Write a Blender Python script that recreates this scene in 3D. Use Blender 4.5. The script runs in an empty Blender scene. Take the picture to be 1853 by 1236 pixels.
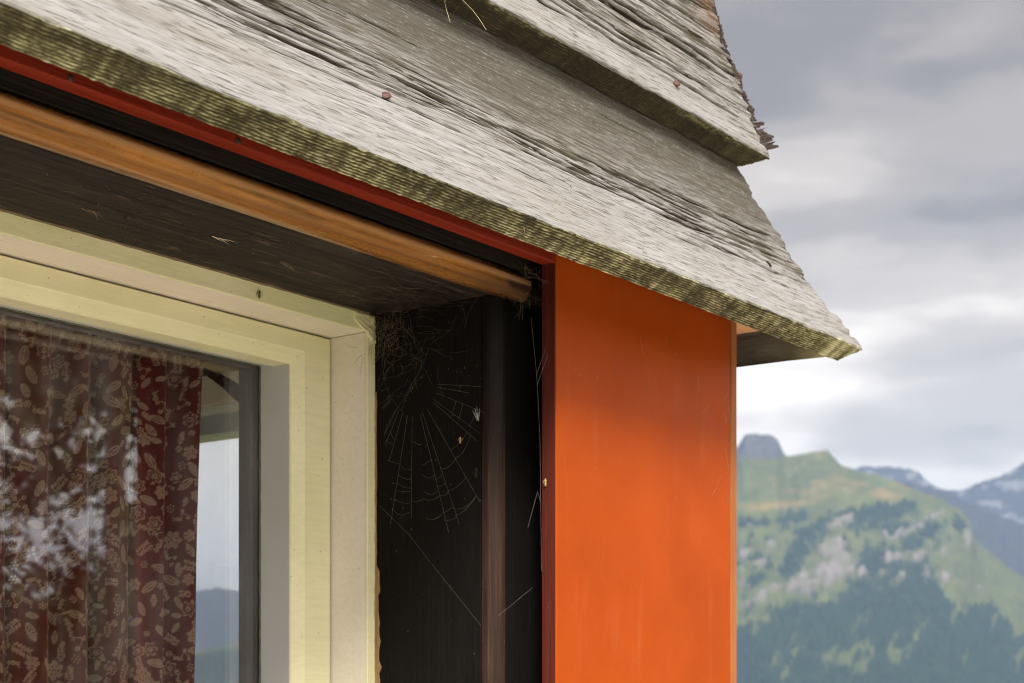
import bpy, math, random
import numpy as np
from mathutils import Vector, Matrix

C = bpy.context.scene.collection
SC = bpy.context.scene
R = math.radians
random.seed(7)

# ------------------------------------------------------------------ camera
# X runs along the house wall, Y goes into the house, Z is up, the eye is at the origin
cam = bpy.data.cameras.new('camera')
camo = bpy.data.objects.new('camera', cam)
C.objects.link(camo)
SC.camera = camo
camo.location = (0, 0, 0)
camo.rotation_euler = (R(90), 0, R(36.5508 - 90))
cam.sensor_width = 36
cam.lens = 58.283
cam.shift_y = 0.3519
cam.clip_start = 0.02
cam.clip_end = 60000
cam.dof.use_dof = True
cam.dof.focus_distance = 1.33
cam.dof.aperture_fstop = 14.0

SUN_EL, SUN_AZ = 42.0, 222.0        # azimuth measured from +X towards +Y
EXPOSURE = 2.4

# ------------------------------------------------------------------ world
W = bpy.data.worlds.new('World')
SC.world = W
W.use_nodes = True
nt = W.node_tree
nt.nodes.clear()
N = nt.nodes.new
L = nt.links.new
out = N('ShaderNodeOutputWorld')
bg = N('ShaderNodeBackground')
bg.inputs['Strength'].default_value = 0.1
sky = N('ShaderNodeTexSky')
sky.sky_type = 'NISHITA'
sky.sun_disc = False
sky.sun_elevation = R(SUN_EL)
sky.sun_rotation = R(90 - SUN_AZ)
tc = N('ShaderNodeTexCoord')
mp = N('ShaderNodeMapping')
mp.inputs['Scale'].default_value = (2.6, 2.6, 7.5)
mp.inputs['Location'].default_value = (2.2, 6.4, 0.1)
L(tc.outputs['Generated'], mp.inputs['Vector'])
n1 = N('ShaderNodeTexNoise')
n1.inputs['Scale'].default_value = 1.9
n1.inputs['Detail'].default_value = 6
n1.inputs['Roughness'].default_value = 0.5
n1.inputs['Distortion'].default_value = 0.15
L(mp.outputs[0], n1.inputs['Vector'])
sep = N('ShaderNodeSeparateXYZ')
L(tc.outputs['Generated'], sep.inputs[0])
# cloud cover is thinner (brighter) low down, thicker higher
elev = N('ShaderNodeMapRange')
elev.inputs['From Min'].default_value = 0.14
elev.inputs['From Max'].default_value = 0.315
elev.inputs['To Min'].default_value = 0.235
elev.inputs['To Max'].default_value = -0.045
elev.interpolation_type = 'SMOOTHSTEP'
L(sep.outputs['Z'], elev.inputs['Value'])
add = N('ShaderNodeMath'); add.operation = 'ADD'
L(n1.outputs['Fac'], add.inputs[0]); L(elev.outputs[0], add.inputs[1])
cr = N('ShaderNodeValToRGB')
cr.color_ramp.interpolation = 'EASE'
e = cr.color_ramp.elements
e[0].position = 0.30; e[0].color = (0.60, 0.515, 0.445, 1)
e[1].position = 0.80; e[1].color = (2.75, 2.47, 2.16, 1)
x = e.new(0.47); x.color = (0.98, 0.845, 0.72, 1)
x = e.new(0.58); x.color = (1.42, 1.24, 1.06, 1)
L(add.outputs[0], cr.inputs[0])
# the cloud sheet is brighter round the veiled sun
sd = (math.cos(R(SUN_EL)) * math.cos(R(SUN_AZ)), math.cos(R(SUN_EL)) * math.sin(R(SUN_AZ)), math.sin(R(SUN_EL)))
dot = N('ShaderNodeVectorMath'); dot.operation = 'DOT_PRODUCT'
L(tc.outputs['Generated'], dot.inputs[0]); dot.inputs[1].default_value = sd
glow = N('ShaderNodeMapRange'); glow.interpolation_type = 'SMOOTHSTEP'
glow.inputs['From Min'].default_value = -0.45; glow.inputs['From Max'].default_value = 1.0
glow.inputs['To Min'].default_value = 1.0; glow.inputs['To Max'].default_value = 4.0
L(dot.outputs['Value'], glow.inputs['Value'])
mul = N('ShaderNodeVectorMath'); mul.operation = 'SCALE'
L(cr.outputs['Color'], mul.inputs[0]); L(glow.outputs[0], mul.inputs['Scale'])
mix = N('ShaderNodeMixRGB'); mix.inputs['Fac'].default_value = 0.985
L(sky.outputs[0], mix.inputs['Color1']); L(mul.outputs[0], mix.inputs['Color2'])
L(mix.outputs[0], bg.inputs['Color'])
L(bg.outputs[0], out.inputs['Surface'])

# ------------------------------------------------------------------ sun (veiled by cloud)
sl = bpy.data.lights.new('sun', 'SUN')
sl.energy = 1.5
sl.angle = R(17)
sl.color = (1.0, 0.95, 0.88)
so = bpy.data.objects.new('sun', sl)
C.objects.link(so)
so.rotation_euler = Vector(sd).to_track_quat('Z', 'Y').to_euler()

# ------------------------------------------------------------------ exposure
SC.view_settings.view_transform = 'Standard'
SC.view_settings.look = 'None'
SC.view_settings.gamma = 1.0
SC.view_settings.use_curve_mapping = False
SC.view_settings.exposure = EXPOSURE
SC.cycles.max_bounces = 10
SC.cycles.transparent_max_bounces = 16
SC.cycles.volume_bounces = 0
SC.cycles.use_denoising = True
SC.cycles.filter_width = 1.0

# ================================================================== helpers
def hash2(ix, iy, seed):
    ix = ix.astype(np.int64); iy = iy.astype(np.int64)
    h = (ix * 374761393 + iy * 668265263 + seed * 1442695041) & 0xFFFFFFFF
    h = ((h ^ (h >> 13)) * 1274126177) & 0xFFFFFFFF
    h = ((h ^ (h >> 16)) * 2246822519) & 0xFFFFFFFF
    return ((h ^ (h >> 15)) & 0xFFFFFF) / float(0xFFFFFF)

def vn(x, y, seed=0):
    """value noise in -1..1"""
    x, y = np.broadcast_arrays(np.asarray(x, float), np.asarray(y, float))
    x0 = np.floor(x); y0 = np.floor(y)
    fx = x - x0; fy = y - y0
    fx = fx * fx * (3 - 2 * fx); fy = fy * fy * (3 - 2 * fy)
    a = hash2(x0, y0, seed); b = hash2(x0 + 1, y0, seed)
    c = hash2(x0, y0 + 1, seed); d = hash2(x0 + 1, y0 + 1, seed)
    return ((a * (1 - fx) + b * fx) * (1 - fy) + (c * (1 - fx) + d * fx) * fy) * 2 - 1

def fbm(x, y, seed=0, oct=4, g=0.5):
    s = 0; a = 1.0; t = 0
    for k in range(oct):
        s = s + a * vn(x * 2 ** k, y * 2 ** k, seed + k * 17); t += a; a *= g
    return s / t

def sstep(a, b, x):
    t = np.clip((x - a) / (b - a), 0, 1)
    return t * t * (3 - 2 * t)

ORIG = {}
def worigin(o):
    p = Vector((0, 0, 0))
    while o is not None:
        p += Vector(ORIG.get(o.name, (0, 0, 0))); o = o.parent
    return p

def thing(name, label, cat, loc=(0, 0, 0), group=None):
    o = bpy.data.objects.new(name, None); C.objects.link(o)
    o.location = loc; o.empty_display_size = 0.1
    ORIG[o.name] = tuple(loc)
    tag(o, label, cat, group)
    return o

def tag(o, label=None, cat=None, group=None, kind=None):
    if label: o['label'] = label
    if cat: o['category'] = cat
    if group: o['group'] = group
    if kind: o['kind'] = kind
    return o

def mesh_np(name, verts, quads, mat=None, parent=None, smooth=True, tris=None, kind=None):
    """verts in world metres; quads (n,4) array, optional ngons list"""
    off = np.array(worigin(parent)) if parent is not None else np.zeros(3)
    verts = np.asarray(verts, float) - off
    me = bpy.data.meshes.new(name)
    quads = np.asarray(quads, dtype=np.int32).reshape(-1, 4)
    extra = tris or []
    nl = quads.size + sum(len(t) for t in extra)
    me.vertices.add(len(verts)); me.vertices.foreach_set('co', verts.ravel())
    me.loops.add(nl)
    li = np.concatenate([quads.ravel()] + [np.asarray(t, np.int32) for t in extra]) if extra else quads.ravel()
    me.loops.foreach_set('vertex_index', li)
    me.polygons.add(len(quads) + len(extra))
    st = list(np.arange(len(quads)) * 4); tot = [4] * len(quads); p = quads.size
    for t in extra:
        st.append(p); tot.append(len(t)); p += len(t)
    me.polygons.foreach_set('loop_start', np.array(st, np.int32))
    me.polygons.foreach_set('loop_total', np.array(tot, np.int32))
    me.update(calc_edges=True); me.validate()
    if smooth: me.polygons.foreach_set('use_smooth', np.ones(len(me.polygons), bool))
    o = bpy.data.objects.new(name, me); C.objects.link(o)
    if mat: me.materials.append(mat)
    if parent is not None: o.parent = parent
    if kind: o['kind'] = kind
    return o

def attr(o, name, vals, typ='FLOAT'):
    a = o.data.attributes.new(name, typ, 'POINT')
    v = np.ascontiguousarray(vals, dtype=np.float32)
    a.data.foreach_set('vector' if typ == 'FLOAT_VECTOR' else 'value', v.ravel())

def mesh_py(name, verts, faces, mat=None, parent=None, bevel=0, smooth=False, kind=None, seg=2):
    off = worigin(parent) if parent is not None else Vector((0, 0, 0))
    me = bpy.data.meshes.new(name)
    me.from_pydata([tuple(Vector(v) - off) for v in verts], [], faces)
    me.update()
    import bmesh
    bm = bmesh.new(); bm.from_mesh(me); bmesh.ops.recalc_face_normals(bm, faces=bm.faces); bm.to_mesh(me); bm.free()
    o = bpy.data.objects.new(name, me); C.objects.link(o)
    if mat: me.materials.append(mat)
    if parent is not None: o.parent = parent
    if smooth: me.polygons.foreach_set('use_smooth', [True] * len(me.polygons))
    if bevel:
        b = o.modifiers.new('bevel', 'BEVEL'); b.width = bevel; b.segments = seg; b.limit_method = 'ANGLE'; b.angle_limit = R(25)
    if kind: o['kind'] = kind
    return o

def box(name, xr, yr, zr, mat, parent=None, bevel=0.0012):
    v = [(xr[i], yr[j], zr[k]) for i in (0, 1) for j in (0, 1) for k in (0, 1)]
    f = [(0, 1, 3, 2), (4, 6, 7, 5), (0, 4, 5, 1), (2, 3, 7, 6), (0, 2, 6, 4), (1, 5, 7, 3)]
    return mesh_py(name, v, f, mat, parent, bevel)

def prism(name, prof, a0, a1, axis, mat, parent=None, bevel=0, smooth=False):
    """prof = polygon of 2-D points; axis 'x' -> (y,z) points, 'z' -> (x,y) points. a0/a1 may be lists per vertex"""
    n = len(prof)
    A0 = a0 if isinstance(a0, (list, tuple)) else [a0] * n
    A1 = a1 if isinstance(a1, (list, tuple)) else [a1] * n
    v = []
    for A in (A0, A1):
        for (p, q), a in zip(prof, A):
            v.append((a, p, q) if axis == 'x' else ((p, q, a) if axis == 'z' else (p, a, q)))
    f = [tuple(range(n)), tuple(range(2 * n - 1, n - 1, -1))]
    f += [(i, (i + 1) % n, n + (i + 1) % n, n + i) for i in range(n)]
    return mesh_py(name, v, f, mat, parent, bevel, smooth)

def tubes(name, lines, rad, mat, parent=None, sides=3, smooth=True):
    """many thin strands (lists of points) in one mesh"""
    V = []; F = []
    for pts in lines:
        pts = [Vector(p) for p in pts]
        base = len(V)
        for i, p in enumerate(pts):
            t = (pts[min(i + 1, len(pts) - 1)] - pts[max(i - 1, 0)])
            if t.length < 1e-9: t = Vector((0, 0, 1))
            t.normalize()
            a = t.cross(Vector((0.31, 0.52, 0.79))); a.normalize(); b = t.cross(a)
            r = rad(i / (len(pts) - 1)) if callable(rad) else rad
            for k in range(sides):
                an = 2 * math.pi * k / sides
                V.append(p + (a * math.cos(an) + b * math.sin(an)) * r)
        for i in range(len(pts) - 1):
            for k in range(sides):
                k2 = (k + 1) % sides
                F.append((base + i * sides + k, base + i * sides + k2, base + (i + 1) * sides + k2, base + (i + 1) * sides + k))
    return mesh_py(name, V, F, mat, parent, 0, smooth)

def lathe(name, prof, loc, direction, mat, parent, seg=14):
    """prof = [(radius, height)] about local Z, turned to direction"""
    off = worigin(parent)
    me = bpy.data.meshes.new(name)
    V = []; F = []
    for r, h in prof:
        for k in range(seg):
            a = 2 * math.pi * k / seg
            V.append((r * math.cos(a), r * math.sin(a), h))
    n = len(prof)
    for i in range(n - 1):
        for k in range(seg):
            F.append((i * seg + k, i * seg + (k + 1) % seg, (i + 1) * seg + (k + 1) % seg, (i + 1) * seg + k))
    F.append(tuple((n - 1) * seg + k for k in range(seg)))
    F.append(tuple(reversed(range(seg))))
    me.from_pydata(V, [], F); me.update()
    me.polygons.foreach_set('use_smooth', [True] * len(me.polygons))
    me.materials.append(mat)
    o = bpy.data.objects.new(name, me); C.objects.link(o); o.parent = parent
    o.location = Vector(loc) - off
    o.rotation_euler = Vector(direction).to_track_quat('Z', 'Y').to_euler()
    return o

# ------------------------------------------------------------------ materials
class Mat:
    def __init__(s, name, rough=0.6, color=(0.5, 0.5, 0.5), coat=0, spec=0.5, metallic=0):
        s.m = bpy.data.materials.new(name); s.m.use_nodes = True
        s.t = s.m.node_tree; s.b = s.t.nodes['Principled BSDF']
        s.b.inputs['Roughness'].default_value = rough; s.b.inputs['Diffuse Roughness'].default_value = 0.0
        s.b.inputs['Base Color'].default_value = (*color, 1)
        s.b.inputs['Coat Weight'].default_value = coat
        s.b.inputs['Specular IOR Level'].default_value = spec
        s.b.inputs['Metallic'].default_value = metallic
    def n(s, typ, **kw):
        nd = s.t.nodes.new(typ)
        for k, v in kw.items():
            if k in nd.inputs: nd.inputs[k].default_value = v
            else: setattr(nd, k, v)
        return nd
    def l(s, a, b): s.t.links.new(a, b)
    def co(s, scale=(1, 1, 1), kind='Object'):
        tcn = s.n('ShaderNodeTexCoord'); m = s.n('ShaderNodeMapping'); m.inputs['Scale'].default_value = scale
        s.l(tcn.outputs[kind], m.inputs['Vector']); return m.outputs[0]
    def pv(s, name, scale=(1, 1, 1)):
        a = s.n('ShaderNodeAttribute', attribute_name=name); m = s.n('ShaderNodeMapping'); m.inputs['Scale'].default_value = scale
        s.l(a.outputs['Vector'], m.inputs['Vector']); return m.outputs[0]
    def at(s, name): return s.n('ShaderNodeAttribute', attribute_name=name).outputs['Fac']
    def noise(s, vec, scale=5, detail=4, rough=0.55, dist=0):
        nd = s.n('ShaderNodeTexNoise'); nd.inputs['Scale'].default_value = scale; nd.inputs['Detail'].default_value = detail
        nd.inputs['Roughness'].default_value = rough; nd.inputs['Distortion'].default_value = dist
        s.l(vec, nd.inputs['Vector']); return nd.outputs['Fac']
    def ramp(s, fac, stops, interp='LINEAR'):
        r = s.n('ShaderNodeValToRGB'); r.color_ramp.interpolation = interp; el = r.color_ramp.elements
        while len(el) < len(stops): el.new(0.5)
        for q, (p, c) in zip(el, stops):
            q.position = p; q.color = (*c, 1) if not isinstance(c, (int, float)) else (c, c, c, 1)
        s.l(fac, r.inputs[0]); return r.outputs['Color']
    def mix(s, fac, a, b, mode='MIX'):
        m = s.n('ShaderNodeMixRGB', blend_type=mode)
        for i, v in ((0, fac), (1, a), (2, b)):
            if isinstance(v, (int, float)): m.inputs[i].default_value = v if i == 0 else (v, v, v, 1)
            elif isinstance(v, tuple): m.inputs[i].default_value = (*v, 1)
            else: s.l(v, m.inputs[i])
        return m.outputs[0]
    def math(s, op, a, b=0.0):
        m = s.n('ShaderNodeMath', operation=op)
        for i, v in ((0, a), (1, b)):
            if isinstance(v, (int, float)): m.inputs[i].default_value = v
            else: s.l(v, m.inputs[i])
        return m.outputs[0]
    def color(s, c): s.l(c, s.b.inputs['Base Color'])
    def rough(s, c): s.l(c, s.b.inputs['Roughness'])
    def bump(s, h, strength=0.3, dist=0.001):
        b = s.n('ShaderNodeBump'); b.inputs['Strength'].default_value = strength; b.inputs['Distance'].default_value = dist
        s.l(h, b.inputs['Height']); s.l(b.outputs[0], s.b.inputs['Normal'])

def mat_weathered():
    M = Mat('weathered_grey_wood', rough=0.88, spec=0.18)
    fine = M.noise(M.pv('pv', (16, 460, 1)), 1.0, 4, 0.7)
    broad = M.noise(M.pv('pv', (3, 26, 1)), 1.0, 3, 0.5)
    h = M.at('grain'); zn = M.at('zone'); st = M.at('stain')
    a = M.math('ADD', M.math('MULTIPLY', h, 0.50), M.math('MULTIPLY', M.math('SUBTRACT', fine, 0.5), 0.62)); a = M.math('ADD', a, 0.27)
    base = M.ramp(a, [(0.22, (0.075, 0.070, 0.060)), (0.38, (0.145, 0.140, 0.131)), (0.52, (0.213, 0.2095, 0.206)), (0.75, (0.285, 0.284, 0.287))])
    base = M.mix(M.ramp(broad, [(0.42, 0.0), (0.66, 0.42)]), base, (0.70, 0.64, 0.54), 'MULTIPLY')
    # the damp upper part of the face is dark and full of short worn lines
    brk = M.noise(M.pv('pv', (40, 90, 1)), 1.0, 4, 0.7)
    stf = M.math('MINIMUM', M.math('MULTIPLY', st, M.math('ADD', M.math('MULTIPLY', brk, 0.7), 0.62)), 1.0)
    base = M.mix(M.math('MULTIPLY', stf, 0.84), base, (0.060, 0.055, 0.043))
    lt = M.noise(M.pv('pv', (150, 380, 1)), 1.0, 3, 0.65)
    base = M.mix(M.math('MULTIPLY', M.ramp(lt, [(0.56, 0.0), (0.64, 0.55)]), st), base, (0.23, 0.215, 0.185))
    # soft-wood lines worn out of the surface: long ones in the open-grained zone, short dashes everywhere
    nl = M.noise(M.pv('pv', (5.5, 150, 1)), 1.0, 3, 0.55)
    ns_ = M.noise(M.pv('pv', (17, 420, 1)), 1.0, 3, 0.6)
    nd = M.noise(M.pv('pv', (44, 680, 1)), 1.0, 2, 0.5)
    def line(n_, mask, lo0, hi, w_):
        thr = M.math('ADD', lo0, M.math('MULTIPLY', mask, hi - lo0))
        mr = M.n('ShaderNodeMapRange'); mr.clamp = True
        M.l(n_, mr.inputs['Value']); M.l(thr, mr.inputs['From Min']); M.l(M.math('ADD', thr, w_), mr.inputs['From Max'])
        mr.inputs['To Min'].default_value = 1.0; mr.inputs['To Max'].default_value = 0.0
        return mr.outputs[0]
    l1 = line(nl, zn, 0.10, 0.415, 0.014)
    l2 = line(ns_, M.math('MINIMUM', M.math('ADD', M.math('MULTIPLY', zn, 0.75), M.math('MULTIPLY', st, 1.0)), 1.0), 0.345, 0.452, 0.022)
    l3 = line(nd, M.math('MINIMUM', M.math('ADD', M.math('MULTIPLY', zn, 0.4), M.math('MULTIPLY', st, 1.0)), 1.0), 0.37, 0.45, 0.03)
    base = M.mix(M.math('MULTIPLY', l3, 0.62), base, (0.070, 0.062, 0.046))
    base = M.mix(M.math('MULTIPLY', l2, 0.74), base, (0.056, 0.048, 0.032))
    base = M.mix(M.math('MULTIPLY', l1, 0.88), base, (0.042, 0.035, 0.021))
    rot = M.at('rot')
    base = M.mix(M.math('MULTIPLY', rot, M.ramp(M.noise(M.pv('pv', (70, 240, 1)), 1.0, 4, 0.7), [(0.35, 0.15), (0.6, 0.9)])), base, (0.12, 0.062, 0.03))
    # sawn lower edge with lichen in the saw marks
    li = M.at('lichen'); ed = M.at('edge')
    lf = M.noise(M.pv('pv', (420, 700, 1)), 1.0, 3, 0.6)
    lc = M.math('ADD', M.math('MULTIPLY', li, 0.88), M.math('MULTIPLY', lf, 0.26))
    ecol = M.ramp(lc, [(0.26, (0.030, 0.026, 0.016)), (0.44, (0.088, 0.08, 0.040)), (0.62, (0.25, 0.25, 0.138)), (0.86, (0.58, 0.58, 0.39))])
    base = M.mix(ed, base, ecol)
    cr_ = M.at('crack')
    base = M.mix(M.math('MULTIPLY', M.ramp(cr_, [(0.25, 0.0), (0.5, 1.0)]), 0.93), base, (0.022, 0.018, 0.011))
    M.color(base)
    lines = M.math('MAXIMUM', M.math('MAXIMUM', l1, l2), M.math('MULTIPLY', l3, 0.7))
    hgt = M.math('SUBTRACT', M.math('MULTIPLY', fine, 0.5), M.math('MULTIPLY', lines, 0.9))
    M.bump(hgt, 0.8, 0.0009)
    return M.m

def mat_orange():
    M = Mat('orange_gloss_paint', rough=0.5, spec=0.1)
    v = M.co((1, 1, 1))
    m = M.noise(v, 7, 4, 0.6)
    c = M.ramp(m, [(0.3, (0.255, 0.039, 0.0025)), (0.7, (0.318, 0.053, 0.0036))])
    sp = M.noise(v, 650, 2, 0.5)
    c = M.mix(M.ramp(sp, [(0.66, 0.0), (0.74, 0.4)]), c, (0.45, 0.16, 0.07))
    du = M.noise(M.co((60, 60, 9)), 1, 4, 0.6)
    c = M.mix(M.ramp(du, [(0.55, 0.0), (0.75, 0.12)]), c, (0.34, 0.15, 0.08))
    M.color(c)
    M.rough(M.ramp(M.noise(v, 30, 4, 0.6), [(0.3, 0.36), (0.7, 0.5)]))
    M.bump(M.noise(v, 330, 3, 0.5), 0.12, 0.0004)
    return M.m

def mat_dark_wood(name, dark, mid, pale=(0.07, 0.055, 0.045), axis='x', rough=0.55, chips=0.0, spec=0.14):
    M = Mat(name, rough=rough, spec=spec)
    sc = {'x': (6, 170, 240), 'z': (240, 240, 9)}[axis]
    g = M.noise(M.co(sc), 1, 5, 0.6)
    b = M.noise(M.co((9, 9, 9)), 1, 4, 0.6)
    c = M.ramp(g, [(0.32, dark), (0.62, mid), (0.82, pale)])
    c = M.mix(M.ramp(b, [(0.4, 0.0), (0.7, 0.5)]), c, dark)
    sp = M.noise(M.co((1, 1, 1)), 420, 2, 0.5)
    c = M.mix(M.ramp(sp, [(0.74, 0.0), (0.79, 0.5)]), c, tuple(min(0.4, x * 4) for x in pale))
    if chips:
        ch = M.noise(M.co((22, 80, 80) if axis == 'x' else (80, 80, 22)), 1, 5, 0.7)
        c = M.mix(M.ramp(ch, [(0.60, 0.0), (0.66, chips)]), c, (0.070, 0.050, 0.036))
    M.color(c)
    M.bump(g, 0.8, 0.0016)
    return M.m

def mat_copper():
    M = Mat('amber_varnish', rough=0.30, coat=0.9, spec=0.5)
    M.b.inputs['Coat Roughness'].default_value = 0.22
    st = M.noise(M.co((1.6, 150, 150)), 1, 6, 0.66)
    bl = M.noise(M.co((5, 70, 70)), 1, 5, 0.65)
    c = M.ramp(st, [(0.28, (0.16, 0.055, 0.008)), (0.44, (0.43, 0.165, 0.025)), (0.60, (0.64, 0.29, 0.07)), (0.78, (0.80, 0.46, 0.20))])
    c = M.mix(M.ramp(bl, [(0.54, 0.0), (0.68, 0.7)]), c, (0.05, 0.034, 0.012))
    s = M.noise(M.co((1, 1, 1)), 300, 4, 0.7)
    c = M.mix(M.ramp(s, [(0.60, 0.0), (0.70, 0.6)]), c, (0.12, 0.05, 0.016))
    # darker towards the right end
    tcn = M.n('ShaderNodeTexCoord'); sp = M.n('ShaderNodeSeparateXYZ'); M.l(tcn.outputs['Object'], sp.inputs[0])
    mr = M.n('ShaderNodeMapRange'); mr.inputs['From Min'].default_value = -0.46; mr.inputs['From Max'].default_value = -0.352
    M.l(sp.outputs['X'], mr.inputs['Value'])
    g = M.math('MULTIPLY', mr.outputs[0], M.ramp(M.noise(M.co((30, 90, 90)), 1, 5, 0.7), [(0.3, 0.5), (0.6, 1.25)]))
    g = M.math('MINIMUM', g, 1.0)
    c = M.mix(g, c, (0.022, 0.014, 0.010))
    # sheen highlight painted as a pale band along the upper front
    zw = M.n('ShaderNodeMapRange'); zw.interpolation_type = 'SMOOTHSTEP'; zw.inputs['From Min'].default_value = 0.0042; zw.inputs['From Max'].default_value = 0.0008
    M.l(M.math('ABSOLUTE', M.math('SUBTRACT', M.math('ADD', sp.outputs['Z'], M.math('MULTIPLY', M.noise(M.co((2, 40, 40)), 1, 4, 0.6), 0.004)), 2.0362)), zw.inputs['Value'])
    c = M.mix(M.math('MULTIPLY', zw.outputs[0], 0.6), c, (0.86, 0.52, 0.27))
    # darker along the upper and the lowest rim
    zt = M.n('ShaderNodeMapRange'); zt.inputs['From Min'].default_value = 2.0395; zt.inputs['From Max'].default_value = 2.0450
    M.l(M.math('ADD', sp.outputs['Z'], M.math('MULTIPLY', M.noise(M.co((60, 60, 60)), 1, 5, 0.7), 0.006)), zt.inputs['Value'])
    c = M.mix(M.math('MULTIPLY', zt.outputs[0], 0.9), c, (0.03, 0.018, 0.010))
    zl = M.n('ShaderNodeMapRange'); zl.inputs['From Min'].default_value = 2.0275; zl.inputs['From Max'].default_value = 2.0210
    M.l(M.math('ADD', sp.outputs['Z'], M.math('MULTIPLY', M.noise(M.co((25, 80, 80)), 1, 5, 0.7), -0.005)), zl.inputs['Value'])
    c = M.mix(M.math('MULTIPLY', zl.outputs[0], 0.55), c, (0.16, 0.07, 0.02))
    M.color(c)
    M.rough(M.ramp(bl, [(0.4, 0.24), (0.65, 0.6)]))
    M.bump(st, 0.3, 0.001)
    return M.m

def mat_paint(name, col, rough=0.4, dirt=0.25, tint=(0.4, 0.36, 0.2)):
    M = Mat(name, rough=rough, spec=0.4)
    a = M.noise(M.co((1, 1, 1)), 9, 4, 0.6)
    b = M.noise(M.co((30, 120, 140)), 1, 4, 0.6)
    c = M.mix(M.ramp(a, [(0.45, 0.0), (0.75, dirt)]), col, tint)
    gt = M.noise(M.co((1, 1, 1)), 4.5, 4, 0.6, 0.4)
    c = M.mix(M.ramp(gt, [(0.42, 0.0), (0.68, 0.55)]), c, (0.80, 0.90, 0.62), 'MULTIPLY')
    br = M.noise(M.co((14, 240, 260)), 1, 3, 0.6)
    c = M.mix(M.ramp(br, [(0.40, 0.16), (0.60, 0.0)]), c, (0.45, 0.42, 0.28))
    s = M.noise(M.co((1, 1, 1)), 230, 2, 0.5)
    c = M.mix(M.ramp(s, [(0.725, 0.0), (0.75, 0.6)]), c, (0.16, 0.12, 0.08))
    M.color(c); M.bump(b, 0.4, 0.0012)
    return M.m

def mat_flat(name, col, rough=0.7, spec=0.3, metallic=0):
    M = Mat(name, rough=rough, spec=spec, metallic=metallic)
    a = M.noise(M.co((1, 1, 1)), 60, 3, 0.6)
    M.color(M.mix(M.ramp(a, [(0.3, 0.0), (0.7, 0.35)]), col, tuple(x * 0.55 for x in col)))
    return M.m

def mat_glass():
    M = Mat('window_glass')
    t = M.t; t.nodes.remove(M.b)
    outn = [n for n in t.nodes if n.type == 'OUTPUT_MATERIAL'][0]
    geo = M.n('ShaderNodeNewGeometry')
    d = M.n('ShaderNodeVectorMath', operation='DOT_PRODUCT'); M.l(geo.outputs['Normal'], d.inputs[0]); M.l(geo.outputs['Incoming'], d.inputs[1])
    c = M.math('ABSOLUTE', d.outputs['Value'])
    p = M.math('POWER', M.math('SUBTRACT', 1.0, c), 5.0)
    f = M.math('ADD', 0.12, M.math('MULTIPLY', p, 0.945))
    tr = M.n('ShaderNodeBsdfTransparent'); tr.inputs[0].default_value = (0.985, 0.99, 0.988, 1)
    gl = M.n('ShaderNodeBsdfGlossy'); gl.inputs['Roughness'].default_value = 0.02
    bn = M.n('ShaderNodeBump'); bn.inputs['Strength'].default_value = 0.03; bn.inputs['Distance'].default_value = 0.002
    M.l(M.noise(M.co((1, 1, 1)), 14, 2, 0.5), bn.inputs['Height']); M.l(bn.outputs[0], gl.inputs['Normal'])
    mx = M.n('ShaderNodeMixShader'); M.l(f, mx.inputs[0]); M.l(tr.outputs[0], mx.inputs[1]); M.l(gl.outputs[0], mx.inputs[2])
    # a thin film of dust that catches light
    df = M.n('ShaderNodeBsdfDiffuse'); df.inputs[0].default_value = (0.75, 0.76, 0.78, 1)
    sp = M.noise(M.co((1, 1, 1)), 420, 2, 0.5); bl = M.noise(M.co((26, 26, 9)), 1, 4, 0.65)
    dust = M.math('ADD', M.math('MULTIPLY', M.ramp(sp, [(0.70, 0.0), (0.76, 1.0)]), 0.20), M.math('MULTIPLY', M.ramp(bl, [(0.42, 0.0), (0.75, 1.0)]), 0.045))
    m2 = M.n('ShaderNodeMixShader'); M.l(dust, m2.inputs[0]); M.l(mx.outputs[0], m2.inputs[1]); M.l(df.outputs[0], m2.inputs[2])
    M.l(m2.outputs[0], outn.inputs['Surface'])
    return M.m

def mat_curtain():
    M = Mat('maroon_print_cloth', rough=0.9, spec=0.1)
    p = M.at('print')
    w = M.noise(M.co((700, 700, 700)), 1, 2, 0.5)
    base = M.mix(M.ramp(w, [(0.3, 0.0), (0.7, 0.5)]), (0.088, 0.011, 0.009), (0.040, 0.006, 0.005))
    c = M.mix(M.math('MULTIPLY', p, 0.92), base, (0.27, 0.175, 0.125))
    M.color(c)
    M.b.inputs['Sheen Weight'].default_value = 0.15
    return M.m

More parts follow.
